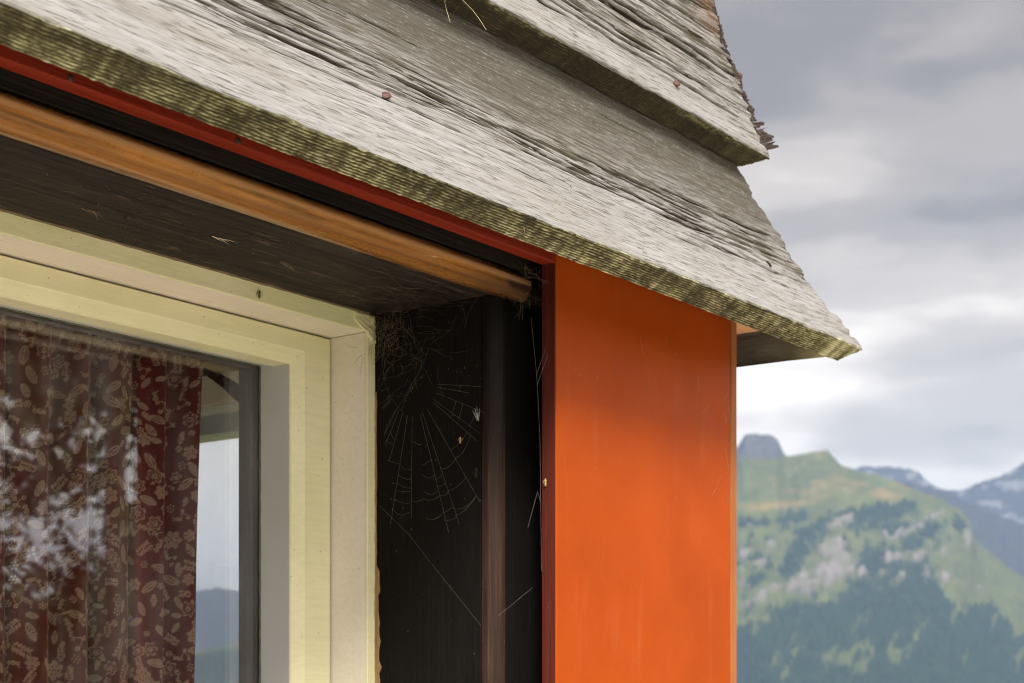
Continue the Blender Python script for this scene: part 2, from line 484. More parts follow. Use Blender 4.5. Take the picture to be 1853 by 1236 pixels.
M_WOOD = mat_weathered()
M_ORANGE = mat_orange()
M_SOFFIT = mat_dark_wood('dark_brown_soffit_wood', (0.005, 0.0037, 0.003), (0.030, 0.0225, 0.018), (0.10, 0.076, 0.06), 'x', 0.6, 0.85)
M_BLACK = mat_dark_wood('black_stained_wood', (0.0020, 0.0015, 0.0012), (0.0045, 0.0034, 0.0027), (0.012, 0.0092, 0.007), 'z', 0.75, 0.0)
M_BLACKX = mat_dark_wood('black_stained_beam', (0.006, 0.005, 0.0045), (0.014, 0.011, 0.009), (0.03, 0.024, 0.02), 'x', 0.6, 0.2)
def mat_bead():
    m = mat_dark_wood('brown_worn_bead', (0.014, 0.007, 0.0048), (0.036, 0.020, 0.0135), (0.10, 0.066, 0.045), 'z', 0.5, 0.0, 0.13)
    t = m.node_tree; b = t.nodes['Principled BSDF']; src = b.inputs['Base Color'].links[0].from_socket
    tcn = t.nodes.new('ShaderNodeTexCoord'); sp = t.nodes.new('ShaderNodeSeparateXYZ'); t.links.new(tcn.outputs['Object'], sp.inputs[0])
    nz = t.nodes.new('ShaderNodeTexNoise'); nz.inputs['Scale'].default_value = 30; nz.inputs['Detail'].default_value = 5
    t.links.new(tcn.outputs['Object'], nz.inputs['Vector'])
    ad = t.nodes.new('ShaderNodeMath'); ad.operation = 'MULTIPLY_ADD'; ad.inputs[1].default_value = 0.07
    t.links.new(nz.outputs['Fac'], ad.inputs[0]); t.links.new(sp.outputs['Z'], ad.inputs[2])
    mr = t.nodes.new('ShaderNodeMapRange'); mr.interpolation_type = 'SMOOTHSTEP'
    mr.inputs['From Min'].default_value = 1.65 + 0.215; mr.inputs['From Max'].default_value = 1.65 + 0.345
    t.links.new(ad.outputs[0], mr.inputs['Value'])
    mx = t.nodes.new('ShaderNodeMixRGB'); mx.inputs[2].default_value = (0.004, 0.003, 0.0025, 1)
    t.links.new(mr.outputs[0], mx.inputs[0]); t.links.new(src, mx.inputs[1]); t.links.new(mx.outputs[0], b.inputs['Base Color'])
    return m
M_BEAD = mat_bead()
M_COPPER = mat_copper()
M_WHITE = mat_paint('white_frame_paint', (0.70, 0.645, 0.57), 0.42, 0.22, (0.45, 0.38, 0.28))
M_CREAM = mat_paint('pale_yellow_frame_paint', (0.665, 0.645, 0.425), 0.40, 0.30, (0.42, 0.42, 0.18))
M_GREYP = mat_paint('grey_white_rebate_paint', (0.42, 0.43, 0.45), 0.45, 0.2, (0.33, 0.31, 0.27))
M_GLASS = mat_glass()
M_CURT = mat_curtain()
M_INNER = mat_dark_wood('dark_inner_sash', (0.022, 0.015, 0.012), (0.045, 0.032, 0.026), (0.09, 0.07, 0.055), 'z', 0.6, 0.0)
M_ORANGE_SHADE = mat_dark_wood('orange_paint_in_shade', (0.125, 0.011, 0.003), (0.175, 0.017, 0.0055), (0.20, 0.032, 0.013), 'x', 0.6, 0.0)  # same orange paint as the panel, eave shade put into the colour
M_EDGE_SHADE = mat_dark_wood('orange_edge_in_shade', (0.055, 0.010, 0.006), (0.085, 0.017, 0.010), (0.12, 0.04, 0.03), 'z', 0.5, 0.0)  # orange edge of the panel with its shade put into the colour
M_TRIM = mat_dark_wood('brown_orange_trim', (0.24, 0.075, 0.02), (0.33, 0.12, 0.04), (0.42, 0.2, 0.09), 'z', 0.5, 0.0)
M_ROOM = mat_dark_wood('brown_room_boards', (0.13, 0.06, 0.022), (0.22, 0.11, 0.045), (0.3, 0.17, 0.08), 'x', 0.5, 0.0)
M_PALE = mat_flat('pale_orange_soffit_paint', (0.72, 0.40, 0.22), 0.6)
M_BACK = mat_dark_wood('brown_plank_back', (0.035, 0.024, 0.02), (0.075, 0.052, 0.045), (0.13, 0.09, 0.075), 'z', 0.7, 0.3)
M_RUST = mat_flat('rusty_iron', (0.085, 0.042, 0.032), 0.65, 0.5, 0.35)
M_DARKIRON = mat_flat('dark_iron', (0.035, 0.025, 0.02), 0.7, 0.4, 0.3)
M_WEB = mat_flat('spider_silk', (0.36, 0.34, 0.31), 0.6)
M_FUZZ = mat_flat('dusty_brown_web', (0.15, 0.115, 0.075), 0.9)
M_RED = mat_flat('red_paint_spot', (0.55, 0.07, 0.05), 0.5)
M_PUTTY = mat_flat('flaking_putty', (0.50, 0.46, 0.33), 0.85)
M_RAW = mat_dark_wood('bare_flaked_wood', (0.16, 0.10, 0.045), (0.33, 0.22, 0.10), (0.5, 0.38, 0.22), 'z', 0.8, 0.0)

# ================================================================== setting
# --- ground sheet: a level lawn in front of the house, falling away to a valley floor that reaches the horizon
def ground():
    rs = np.concatenate([[0.3], np.geomspace(1, 60, 26), np.geomspace(80, 30000, 46)])
    az = np.radians(np.arange(0, 360, 3.0))
    A, RR = np.meshgrid(az, rs)
    z = -1.65 - sstep(25, 1500, RR) * 420 + fbm(RR * np.cos(A) / 18, RR * np.sin(A) / 18, 5) * np.clip(RR / 40, 0.02, 6) * 0.5
    v = np.stack([RR * np.cos(A), RR * np.sin(A), z], -1).reshape(-1, 3)
    nr, na = RR.shape
    i = np.arange(nr - 1)[:, None] * na; j = np.arange(na)[None]; j2 = (j + 1) % na
    q = np.stack([i + j, i + j2, i + na + j2, i + na + j], -1).reshape(-1, 4)
    M = Mat('lawn_grass', rough=0.9, spec=0.1)
    a = M.noise(M.co((1, 1, 1)), 0.35, 6, 0.7)
    M.color(M.ramp(a, [(0.3, (0.085, 0.115, 0.03)), (0.6, (0.145, 0.17, 0.05)), (0.8, (0.2, 0.2, 0.08))]))
    M.bump(M.noise(M.co((1, 1, 1)), 40, 5, 0.7), 0.6, 0.03)
    o = mesh_np('ground', v, q, M.m, tris=[list(range(na))])
    tag(o, kind='structure')
    return o
ground()
M_BOUNCE = mat_flat('pale_bounce_concrete', (0.66, 0.59, 0.50), 0.9, 0.2)  # unseen pale slab added to bounce light up into the window recess
tag(box('bounce_slab', (-6, 7), (-5.5, 0.868), (-1.70, -1.61), M_BOUNCE, None, 0.004), kind='structure')

F_PX, CX, HY = 3000.0, 926.5, 1270.0
def az_of(px):  # bearing of a photo column (from +X towards +Y)
    return R(36.5508) - math.atan((px - CX) / F_PX)

def mountain(name, prof, r_ridge, r_foot, z_foot, mat, seed, rough_amp, az_pad=None, back=1.35, nr=150, na=360, masks=None, ridge_amp=0.0, power=1.0):
    """heightfield in polar coordinates: prof = [(column, row)] gives the skyline, r_* in metres"""
    px = np.array([p[0] for p in prof], float); py = np.array([p[1] for p in prof], float)
    lo, hi = px[0], px[-1]
    cols = np.linspace(lo, hi, na)
    rows = np.interp(cols, px, py)
    kw = np.hanning(2 * max(2, int(na / (hi - lo) * 7)) + 1); kw /= kw.sum(); hp = len(kw) // 2
    rows = np.convolve(np.pad(rows, hp, 'edge'), kw, 'valid')
    azs = np.radians(36.5508) - np.arctan((cols - CX) / F_PX)
    cosv = np.cos(np.arctan((cols - CX) / F_PX))
    zr = (HY - rows) / F_PX * r_ridge * cosv           # ridge height in metres above the eye
    zr = zr + vn(cols / 9.0, 0.5, seed) * ridge_amp + vn(cols / 3.5, 0.5, seed + 3) * ridge_amp * 0.5
    kw2 = np.hanning(2 * max(2, int(na / (hi - lo) * 70)) + 1); kw2 /= kw2.sum(); hp2 = len(kw2) // 2
    zs_ = np.convolve(np.pad(zr, hp2, 'edge'), kw2, 'valid')
    t = np.concatenate([np.linspace(0, 1, nr), np.linspace(1, 1.6, 14)[1:]])
    T, ZR = np.meshgrid(t, zr, indexing='ij'); _, AZ = np.meshgrid(t, azs, indexing='ij'); _, CO = np.meshgrid(t, cols, indexing='ij')
    RR = r_foot + (r_ridge - r_foot) * np.minimum(T, 1) + np.maximum(T - 1, 0) * (r_ridge * back - r_ridge) / 0.6
    prof_t = np.where(T <= 1, np.minimum(T, 1) ** power, 1 - (T - 1) / 0.6 * 0.8)
    _, ZSM = np.meshgrid(t, zs_, indexing='ij')
    ZR = ZSM + (ZR - ZSM) * sstep(0.70, 1.0, T)
    Z = z_foot + (ZR - z_foot) * prof_t
    X = RR * np.cos(AZ); Y = RR * np.sin(AZ)
    fade = sstep(0.0, 0.08, T) * (1 - sstep(0.90, 1.0, T))
    nse = fbm(X / 420, Y / 420, seed, 5, 0.55)
    gul = fbm(CO / 45.0 + T * 2.5, T * 6.0, seed + 9, 5) * 0.8
    Z = Z + (nse * 0.8 + gul) * rough_amp * fade
    extra = {}
    if masks: Z, extra = masks(X, Y, Z, RR, CO, T, fade)
    v = np.stack([X, Y, Z], -1).reshape(-1, 3)
    n0, n1_ = X.shape
    i = np.arange(n0 - 1)[:, None] * n1_; j = np.arange(n1_ - 1)[None]
    q = np.stack([i + j + 1, i + j, i + n1_ + j, i + n1_ + j + 1], -1).reshape(-1, 4)
    o = mesh_np(name, v, q, mat)
    for k, a in extra.items(): attr(o, k, a.reshape(-1))
    tag(o, kind='structure')
    return o, (X, Y, Z, CO, T)

def mat_mountain(name, meadow, forest, rock, snow=False):
    M = Mat(name, rough=0.95, spec=0.05)
    f = M.at('forest'); r = M.at('rock'); d = M.at('dry')
    n = M.noise(M.co((1, 1, 1)), 0.012, 6, 0.65)
    n2 = M.noise(M.co((1, 1, 1)), 0.05, 5, 0.65)
    c = M.ramp(n, [(0.3, tuple(x * 0.75 for x in meadow)), (0.7, tuple(x * 1.2 for x in meadow))])
    c = M.mix(d, c, (0.15, 0.115, 0.04))
    c = M.mix(f, c, M.mix(n2, tuple(x * 0.6 for x in forest), tuple(x * 1.4 for x in forest)))
    n3 = M.noise(M.co((1, 1, 1)), 0.022, 6, 0.7)
    c = M.mix(M.ramp(n3, [(0.42, 0.0), (0.60, 0.55)]), c, M.mix(0.5, c, forest))
    r = M.math('MULTIPLY', r, M.ramp(n3, [(0.36, 0.25), (0.52, 1.0)]))
    c = M.mix(r, c, M.ramp(n2, [(0.3, tuple(x * 0.72 for x in rock)), (0.65, rock)]))
    if not snow: c = M.mix(M.at('crag'), c, M.ramp(n2, [(0.3, (0.035, 0.036, 0.042)), (0.7, (0.075, 0.075, 0.08))]))
    if snow: c = M.mix(M.math('MULTIPLY', M.at('snow'), 0.6), c, (0.26, 0.26, 0.29))
    M.color(c)
    return M.m

def row_of(X, Y, Z):
    th = R(36.5508)
    Fd = X * math.cos(th) + Y * math.sin(th)
    return HY - F_PX * Z / Fd

# cliffs and woods of the near mountain: centre column, centre row, half width, half height, slant
CLIFFS = [(1505, 1040, 48, 24, -0.42), (1505, 995, 24, 18, -0.3), (1385, 1078, 38, 9, -0.5), (1440, 1058, 20, 12, -0.6), (1527, 945, 22, 8, -0.4),
          (1752, 972, 9, 22, 0.5), (1640, 965, 30, 6, -0.35), (1690, 935, 26, 4, -0.4), (1615, 1012, 22, 8, -0.2), (1665, 1008, 14, 9, -0.5), (1594, 1036, 8, 7, 0),
          (1632, 1046, 8, 7, 0), (1675, 1040, 9, 12, 0.6), (1711, 1048, 9, 9, 0), (1561, 1038, 10, 9, 0), (1395, 990, 10, 7, -0.3), (1376, 1020, 10, 6, -0.3), (1600, 970, 8, 9, 0), (1345, 1005, 10, 8, -0.4), (1715, 1000, 16, 5, -0.5)]
WOODS = [(1590, 930, 62, 16, -0.1), (1530, 940, 30, 14, 0), (1620, 960, 30, 14, 0), (1470, 965, 26, 14, -0.6), (1440, 1010, 26, 30, -0.9), (1600, 1020, 50, 26, 0), (1660, 1035, 26, 26, 0),
         (1360, 948, 34, 7, 0.0), (1430, 940, 30, 8, -0.2), (1560, 1070, 22, 20, 0), (1690, 960, 30, 10, -0.4), (1370, 1050, 20, 10, -0.6), (1520, 985, 14, 10, 0), (1735, 950, 16, 20, 0.5), (1650, 985, 20, 12, 0)]
def blob(CO, RW, lst, seed, soft=0.35):
    m = np.zeros_like(CO)
    wob = fbm(CO / 14.0, RW / 14.0, seed, 3) * 0.55
    for cx, cy, w, h, s in lst:
        dx = (CO - cx) / w; dy = (RW - cy - s * (CO - cx)) / h
        m = np.maximum(m, 1 - sstep(1 - soft, 1 + soft, np.sqrt(dx * dx + dy * dy) + wob))
    return m

def near_masks(X, Y, Z, RR, CO, T, fade):
    RW = row_of(X, Y, Z)
    rock = blob(CO, RW, CLIFFS, 41, 0.3)
    fleck = sstep(0.30, 0.48, fbm(CO / 9.0, RW / 5.0, 57, 3)) * sstep(925, 950, RW) * (1 - sstep(1065, 1085, RW)) * 0.45
    rock = np.maximum(rock * (0.55 + 0.45 * sstep(-0.25, 0.2, fbm(CO / 8.0, RW / 5.0, 58, 3))), fleck)
    Z = Z + rock * 14 * fade + rock * vn(CO / 9.0, RW / 7.0, 8) * 6
    line = 1075 + np.interp(CO, [1330, 1420, 1500, 1600, 1690, 1720, 1790, 1853], [60, 30, 10, -25, -30, 10, 25, 60]) + fbm(CO / 30.0, RW / 30.0, 12, 4) * 34
    low = sstep(-12, 16, RW - line)
    glade = sstep(0.30, 0.5, fbm(CO / 26.0 + RW / 60.0, RW / 70.0, 77, 4)) * 0.9
    forest = np.maximum(low * (1 - glade), blob(CO, RW, WOODS, 43, 0.45))
    scrub = sstep(0.10, 0.34, fbm(CO / 16.0, RW / 11.0, 51, 4)) * sstep(920, 960, RW) * (1 - sstep(1700, 1725, CO) * sstep(960, 1000, RW))
    forest = np.maximum(forest, scrub * 0.6)
    # bright alp on the right shoulder
    alp = sstep(1700, 1735, CO) * sstep(0, 14, RW - (985 + (CO - 1730) * 0.55)) * (1 - sstep(-8, 10, RW - (1030 + (CO - 1730) * 0.62)))
    forest = forest * (1 - alp); rock = rock * (1 - alp)
    forest = forest * (1 - rock) * (1 - sstep(0.97, 1.0, T))
    butte = sstep(1318, 1330, CO) * (1 - sstep(1412, 1432, CO)) * sstep(0.86, 0.90, T)
    dark = sstep(1318, 1330, CO) * (1 - sstep(1408, 1424, CO)) * (1 - sstep(-7, 7, RW - 828 - 5 * fbm(CO / 9.0, RW / 9.0, 5, 2))) * sstep(0.6, 0.7, T)
    dry = np.maximum(sstep(0.2, 0.5, fbm(CO / 40.0, RW / 12.0, 91, 3)) * 0.6, blob(CO, RW, [(1600, 895, 26, 9, 0.1), (1400, 915, 60, 6, -0.1)], 7, 0.6)) * (1 - sstep(930, 960, RW))
    dry = dry * (1 - forest)
    return Z, {'forest': forest, 'rock': rock, 'dry': dry * (1 - dark), 'crag': dark}

near_prof = [(300, 1190), (560, 1140), (900, 1060), (1150, 930), (1290, 822), (1334, 808), (1347, 787), (1360, 785), (1396, 787), (1408, 797), (1418, 820), (1428, 826), (1450, 821), (1472, 818), (1498, 815), (1510, 829), (1528, 845), (1560, 854), (1610, 868),
             (1641, 880), (1701, 902), (1741, 926), (1758, 946), (1765, 978), (1800, 1005), (1853, 1048), (2000, 1150), (2150, 1235)]
M_NEAR = mat_mountain('alpine_meadow_and_wood', (0.072, 0.082, 0.026), (0.012, 0.024, 0.014), (0.165, 0.145, 0.14))
near, ND = mountain('mountain', near_prof, 4600, 3000, -430, M_NEAR, 3, 38, masks=near_masks, nr=220, na=760, ridge_amp=3, power=0.95)

def far_masks(level, seed):
    def f(X, Y, Z, RR, CO, T, fade):
        RW = row_of(X, Y, Z)
        rock = sstep(0.55, 0.8, T + fbm(CO / 40.0, T * 6, seed, 4) * 0.35)
        snow = sstep(0.12, 0.3, fbm(CO / 22.0, RW / 9.0, seed + 5, 4)) * sstep(0.66, 0.8, T) * level
        return Z, {'forest': 1 - rock, 'rock': rock, 'dry': np.zeros_like(CO), 'snow': snow}
    return f
M_FAR = mat_mountain('far_blue_slopes', (0.03, 0.04, 0.025), (0.012, 0.019, 0.02), (0.036, 0.035, 0.042), True)
mid_prof = [(1400, 1000), (1560, 900), (1640, 872), (1705, 886), (1740, 905), (1800, 928), (1853, 948), (1990, 1010), (2200, 1120)]
mountain('mountain', mid_prof, 5700, 4700, -430, M_FAR, 21, 50, masks=far_masks(0.0, 60), nr=90, na=240, ridge_amp=8)
far_prof = [(1380, 930), (1500, 870), (1533, 847), (1573, 845), (1605, 845), (1640, 848), (1659, 853), (1681, 872), (1705, 886), (1737, 887), (1781, 870), (1825, 855), (1853, 836), (1920, 800), (2050, 850), (2250, 960)]
mountain('mountain', far_prof, 7000, 5800, -430, M_FAR, 31, 70, masks=far_masks(0.6, 80), nr=110, na=300, ridge_amp=5)
left_prof = [(-1100, 1120), (-700, 1050), (-400, 1010), (-100, 1060), (120, 1100), (300, 1084), (360, 1070), (400, 1062), (450, 1074), (520, 1050), (700, 1010), (900, 985), (1150, 1000), (1400, 1060)]
mountain('mountain', left_prof, 7800, 5200, -430, M_FAR, 61, 45, masks=far_masks(0.0, 90), nr=80, na=300, ridge_amp=10)

# ring of distant hills for the rest of the horizon
def hill_ring():
    azs = np.radians(np.linspace(36.55 + 30, 36.55 + 360 - 19.5, 260))
    t = np.linspace(0, 1.5, 40)
    T, A = np.meshgrid(t, azs, indexing='ij')
    top = 380 + fbm(A * 6, 0 * A + .3, 15, 5) * 330
    RR = 4600 + T * 1500
    Z = -430 + (top + 430) * np.where(T < 1, T, 1 - (T - 1)) + fbm(A * 40, T * 4, 16, 4) * 60 * sstep(0, .1, T)
    v = np.stack([RR * np.cos(A), RR * np.sin(A), Z], -1).reshape(-1, 3)
    n0, n1_ = A.shape
    i = np.arange(n0 - 1)[:, None] * n1_; j = np.arange(n1_ - 1)[None]
    q = np.stack([i + j + 1, i + j, i + n1_ + j, i + n1_ + j + 1], -1).reshape(-1, 4)
    o = mesh_np('hills', v, q, M_FAR); tag(o, kind='structure')
    z0 = np.zeros(A.size)
    attr(o, 'forest', sstep(-.1, .3, fbm(A * 50, T * 6, 18, 4)).reshape(-1)); attr(o, 'rock', z0); attr(o, 'dry', z0); attr(o, 'snow', z0)
hill_ring()

# --- conifers of the near mountain as one uncountable wood
def forest_on(ND):
    X, Y, Z, CO, T = ND
    RW = row_of(X, Y, Z)
    fo = np.zeros(X.size, np.float32); near.data.attributes['forest'].data.foreach_get('value', fo); fo = fo.reshape(X.shape)
    rng = np.random.default_rng(4)
    vis = (CO > 1315) & (CO < 1900) & (T < 0.99) & (fo > 0.35) & (RW < 1330)
    ii = np.argwhere(vis)
    wts = (fo[vis] ** 1.5); wts /= wts.sum()
    n = 5600
    pick = ii[rng.choice(len(ii), n, p=wts)]
    r0 = pick[:, 0]; c0 = pick[:, 1]
    fr = rng.random((n, 2))
    def lerp(Q):
        a = Q[r0, c0]; b = Q[np.minimum(r0 + 1, Q.shape[0] - 1), c0]; c = Q[r0, np.minimum(c0 + 1, Q.shape[1] - 1)]
        return a + (b - a) * fr[:, 0] + (c - a) * fr[:, 1]
    px, py, pz = lerp(X), lerp(Y), lerp(Z)
    h = rng.uniform(9, 21, n); w = h * rng.uniform(0.17, 0.26, n)
    k = 6
    an = np.linspace(0, 2 * np.pi, k, endpoint=False)
    lv = [(0.0, 0.9), (0.35, 1.0), (0.42, 0.62), (0.7, 0.5), (1.0, 0.03)]
    V = np.zeros((n, len(lv), k, 3))
    rot = rng.random(n) * 6.28
    for li, (hh, ww) in enumerate(lv):
        V[:, li, :, 0] = px[:, None] + np.cos(an[None] + rot[:, None]) * (w * ww)[:, None]
        V[:, li, :, 1] = py[:, None] + np.sin(an[None] + rot[:, None]) * (w * ww)[:, None]
        V[:, li, :, 2] = pz[:, None] + (h * hh)[:, None]
    base = (np.arange(n) * len(lv) * k)[:, None, None]
    l_ = np.arange(len(lv) - 1)[None, :, None] * k; a_ = np.arange(k)[None, None]; a2 = (a_ + 1) % k
    q = np.stack([base + l_ + a_, base + l_ + a2, base + l_ + k + a2, base + l_ + k + a_], -1).reshape(-1, 4)
    M = Mat('conifer_green', rough=0.95, spec=0.05)
    M.color(M.ramp(M.noise(M.co((1, 1, 1)), 0.03, 3, 0.6), [(0.3, (0.011, 0.022, 0.014)), (0.7, (0.026, 0.044, 0.022))]))
    o = mesh_np('forest', V.reshape(-1, 3), q, M.m, kind='stuff', smooth=False)
    o['label'] = 'dark conifer wood on the lower slopes of the near mountain'
forest_on(ND)

# ================================================================== the house
house = thing('house', 'weathered timber house corner with grey plank skirt roof, orange corner panel and cream window', 'house', (1.58, 0.87, -1.65))

# --- weathered lapped planks of the skirt roof
HIP = 2.45
def plank(prof, thick, seed, cracks, side=False, fine=True, end_pad=0.0, zoff=0.0, u_left=-2.4, stain_top=0.13, rotten=0.0, zone=None, jag=0.004, depthk=1.0, lich=1.0, dvf=0.00105):
    """prof: section of the weather face from the lower outer arris upwards, as (y, z)"""
    P = np.array(prof, float); P[:, 1] += zoff
    seg = np.sqrt((np.diff(P, axis=0) ** 2).sum(1)); cum = np.concatenate([[0], np.cumsum(seg)])
    dv = dvf if fine else 0.004
    nf = int(cum[-1] / dv)
    vf = np.linspace(0, cum[-1], nf)
    # smooth the section a little
    fy = np.interp(vf, cum, P[:, 0]); fz = np.interp(vf, cum, P[:, 1])
    kk = max(3, int(0.02 / dv)) | 1
    ker = np.hanning(kk + 2)[1:-1]; ker /= ker.sum()
    pad = kk // 2
    def sm(a):
        b = np.concatenate([2 * a[0] - a[pad:0:-1], a, 2 * a[-1] - a[-2:-pad - 2:-1]])
        return np.convolve(b, ker, 'valid')
    fy = sm(fy); fz = sm(fz)
    ty = np.gradient(fy); tz = np.gradient(fz); ln = np.hypot(ty, tz)
    ny, nz = -tz / ln, ty / ln                      # outward: -y and up
    # lower edge rows, inner -> outer
    ne = int(thick / (0.0008 if fine else 0.004)) + 2
    ve = np.linspace(0, thick, ne)[:-1]
    in_y, in_z = fy[0] - ny[0] * thick, fz[0] - nz[0] * thick
    ey = in_y + ny[0] * ve; ez = in_z + nz[0] * ve
    eny, enz = -ty[0] / ln[0], -tz[0] / ln[0]
    # back rows, top -> bottom
    nb = 8
    ib = np.linspace(nf - 1, 0, nb).astype(int)[:-1]
    by = fy[ib] - ny[ib] * thick; bz = fz[ib] - nz[ib] * thick
    Yr = np.concatenate([ey, fy, by]); Zr = np.concatenate([ez, fz, bz])
    NY = np.concatenate([np.full(len(ey), eny), ny, -ny[ib]]); NZ = np.concatenate([np.full(len(ey), enz), nz, -nz[ib]])
    typ = np.concatenate([np.zeros(len(ey)), np.ones(nf), np.full(len(ib), 2)])
    V = np.concatenate([ve, vf, cum[-1] + 0.02 + np.linspace(0, cum[-1], len(ib))])
    nrow = len(Yr)
    # columns
    uend_nom = HIP - Yr.min()
    du = 0.0019 if fine else 0.03
    uc = np.concatenate([np.linspace(u_left, 0.45, 14)[:-1], np.arange(0.45, uend_nom, du)]) if fine else np.linspace(u_left, uend_nom, 60)
    tau = (uc - u_left) / (uc[-1] - u_left)
    J = jag * (vn(V * 260, 1.5, seed + 70) * 0.6 + vn(V * 90, 1.5, seed + 71) + 0.8 * vn(V * 700, 1.5, seed + 72))
    J = np.where(typ == 2, -0.002, J)
    J = np.where(typ == 0, J * 0.5, J)
    for (c_v, c_w, c_d) in [c[:3] for c in cracks.get('notch', [])]:
        J = J - c_d * np.exp(-((V - c_v) / c_w) ** 2) * (typ == 1)
    uend = HIP - Yr + end_pad + J
    U = u_left + tau[:, None] * (uend[None] - u_left)       # (ncol,nrow)
    VV = np.broadcast_to(V[None], U.shape); TY = np.broadcast_to(typ[None], U.shape)
    # face relief
    warp = 0.006 * vn(U * 1.3, VV * 7, seed) + 0.0022 * vn(U * 5, VV * 22, seed + 1)
    w = VV + warp
    g1 = vn(w * 390, U * 7, seed + 2)
    g2 = vn(w * 150, U * 3.2, seed + 3)
    g3 = vn(w * 760, U * 22, seed + 4)
    g4 = vn(w * 520, U * 75, seed + 14)
    grain = 0.56 + 0.10 * g1 + 0.07 * g2 + 0.11 * g3 + 0.09 * g4
    zn = zone(U, VV) if zone else np.zeros_like(U)
    # in the open-grained zone the soft wood has worn into long grooves
    gro = sstep(0.30, 0.62, vn(w * 190, U * 2.2, seed + 5)) * zn
    gro2 = sstep(0.34, 0.60, vn(w * 310, U * 6.0, seed + 6)) * (0.35 + 0.65 * zn)
    pits = sstep(0.40, 0.58, vn(w * 520, U * 26, seed + 7)) * sstep(-0.6, 0.0, vn(w * 40, U * 7, seed + 9)); pits = np.maximum(pits, 0.75 * sstep(0.46, 0.60, vn(w * 700, U * 40, seed + 11)))
    grain = grain - 0.08 * gro - 0.12 * gro2 - 0.12 * pits + 0.06 * (1 - zn)
    h = (0.00022 * g1 + 0.0003 * g2 + 0.0002 * g3 - 0.0003 * gro - 0.0005 * gro2 - 0.0003 * pits) * depthk
    h = h + 0.0016 * vn(U * 3.1, VV * 14, seed + 8)
    crack = np.zeros_like(U)
    for (v0, u0, u1, wd, dp, sl) in cracks.get('crack', []):
        vc = v0 + sl * (U - u0) + 0.0026 * vn(U * 9, v0 * 50, seed + 20) + 0.0011 * vn(U * 38, v0 * 90, seed + 21) - warp * 0.6
        wd_u = 1.15 * wd * sstep(0, 0.06, U - u0) * sstep(0, 0.05, u1 - U) * (0.85 + 0.4 * vn(U * 24, v0 * 30, seed + 22))
        wd_u = np.maximum(wd_u, 1e-5)
        k = np.exp(-((VV - vc) / wd_u) ** 2) * sstep(0.0002, 0.0007, wd_u)
        crack = np.maximum(crack, k); h = h - dp * k
    # rounding at the arrises
    h = h - 0.0016 * np.exp(-VV / 0.0022) * (1 + 0.8 * vn(U * 60, 0.3, seed + 30) + 0.5 * vn(U * 14, 0.7, seed + 31))
    # chips out of the lower arris
    chip = sstep(0.45, 0.8, vn(U * 11, 3.3, seed + 33)) * np.exp(-VV / 0.006) * 0.003
    h = h - chip
    # end-grain lift near the hip
    dend = uend[None] - U
    h = h + 0.0025 * np.exp(-dend / 0.03) * vn(VV * 170, 0.4, seed + 34)
    # edge relief: rows of grain crossed by saw marks
    sl_ = 0.35
    rows = 0.5 + 0.5 * np.sin(2 * np.pi * (VV / 0.00245) + 1.6 * vn(U * 18, VV * 90, seed + 40) + 0.9 * vn(U * 60, 2.0, seed + 41))
    saw = vn((U + sl_ * VV * 0.3) * 175, VV * 26, seed + 42) * 0.65 + vn(U * 60, VV * 30, seed + 43) * 0.5
    dash = vn(U * 270, np.floor(VV / 0.00245 + 0.25) * 3.7, seed + 45)
    n5 = vn(U * 330, VV * 900, seed + 51); n6 = vn(U * 40, VV * 160, seed + 53)
    lichen = 0.13 + 0.45 * rows * (0.55 + 0.45 * sstep(-0.6, 0.4, saw)) + 0.20 * sstep(-0.45, 0.6, dash + 0.55 * saw) * (0.3 + 0.7 * rows) + 0.13 * n5 + 0.12 * n6
    lichen = np.clip(lichen * (0.80 + 0.20 * sstep(-0.5, 0.3, vn(U * 7, VV * 60, seed + 46))), 0, 1)
    if lich < 0.9: lichen = lichen + 1.3 * sstep(thick * 0.72, thick * 0.98, VV + 0.004 * vn(U * 14, 0.3, seed + 54)) * sstep(-0.2, 0.3, vn(U * 6, 0.6, seed + 55)) * (0.5 + 0.5 * dash)
    end_l = sstep(0.10, 0.03, dend) if False else 1 - sstep(0.03, 0.10, dend)
    lichen = np.clip(lichen * (1 - 0.5 * end_l) + end_l * (0.34 + 0.20 * vn(U * 120, VV * 14, seed + 47)), 0, 1) * lich
    he = (0.0008 * (rows - 0.5) + 0.0007 * saw + 0.0005 * sstep(0, .6, dash)) * depthk + 0.0009 * vn(U * 4, VV * 20, seed + 48)
    H = np.where(TY == 1, h, np.where(TY == 0, he, 0.0))
    edge = np.where(TY == 0, 1.0, 0.0)
    # algae creeps a little over the lower arris
    edge = np.where(TY == 1, (1 - sstep(0.0008, 0.0032, VV + 0.0012 * vn(U * 90, 0.2, seed + 49))) * 0.8, edge)
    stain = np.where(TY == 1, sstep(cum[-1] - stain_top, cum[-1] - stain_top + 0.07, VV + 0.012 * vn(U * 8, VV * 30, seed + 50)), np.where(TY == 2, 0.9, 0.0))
    rot = np.zeros_like(U)
    if rotten: rot = np.where(TY == 1, (1 - sstep(0.02, 0.11, dend + 0.03 * vn(U * 12, VV * 50, seed + 52))) * sstep(rotten, rotten + 0.05, VV), 0)
    yy = Yr[None] + NY[None] * H; zz = Zr[None] + NZ[None] * H
    if side:
        X3, Y3, Z3 = HIP - yy, HIP - U, zz
    else:
        X3, Y3, Z3 = U, yy, zz
    verts = np.stack([X3, Y3, np.broadcast_to(Z3, X3.shape)], -1).reshape(-1, 3)
    nc = U.shape[0]
    i = np.arange(nc - 1)[:, None] * nrow; j = np.arange(nrow)[None]; j2 = (j + 1) % nrow
    q = np.stack([i + j, i + nrow + j, i + nrow + j2, i + j2], -1).reshape(-1, 4)
    if side: q = q[:, ::-1]
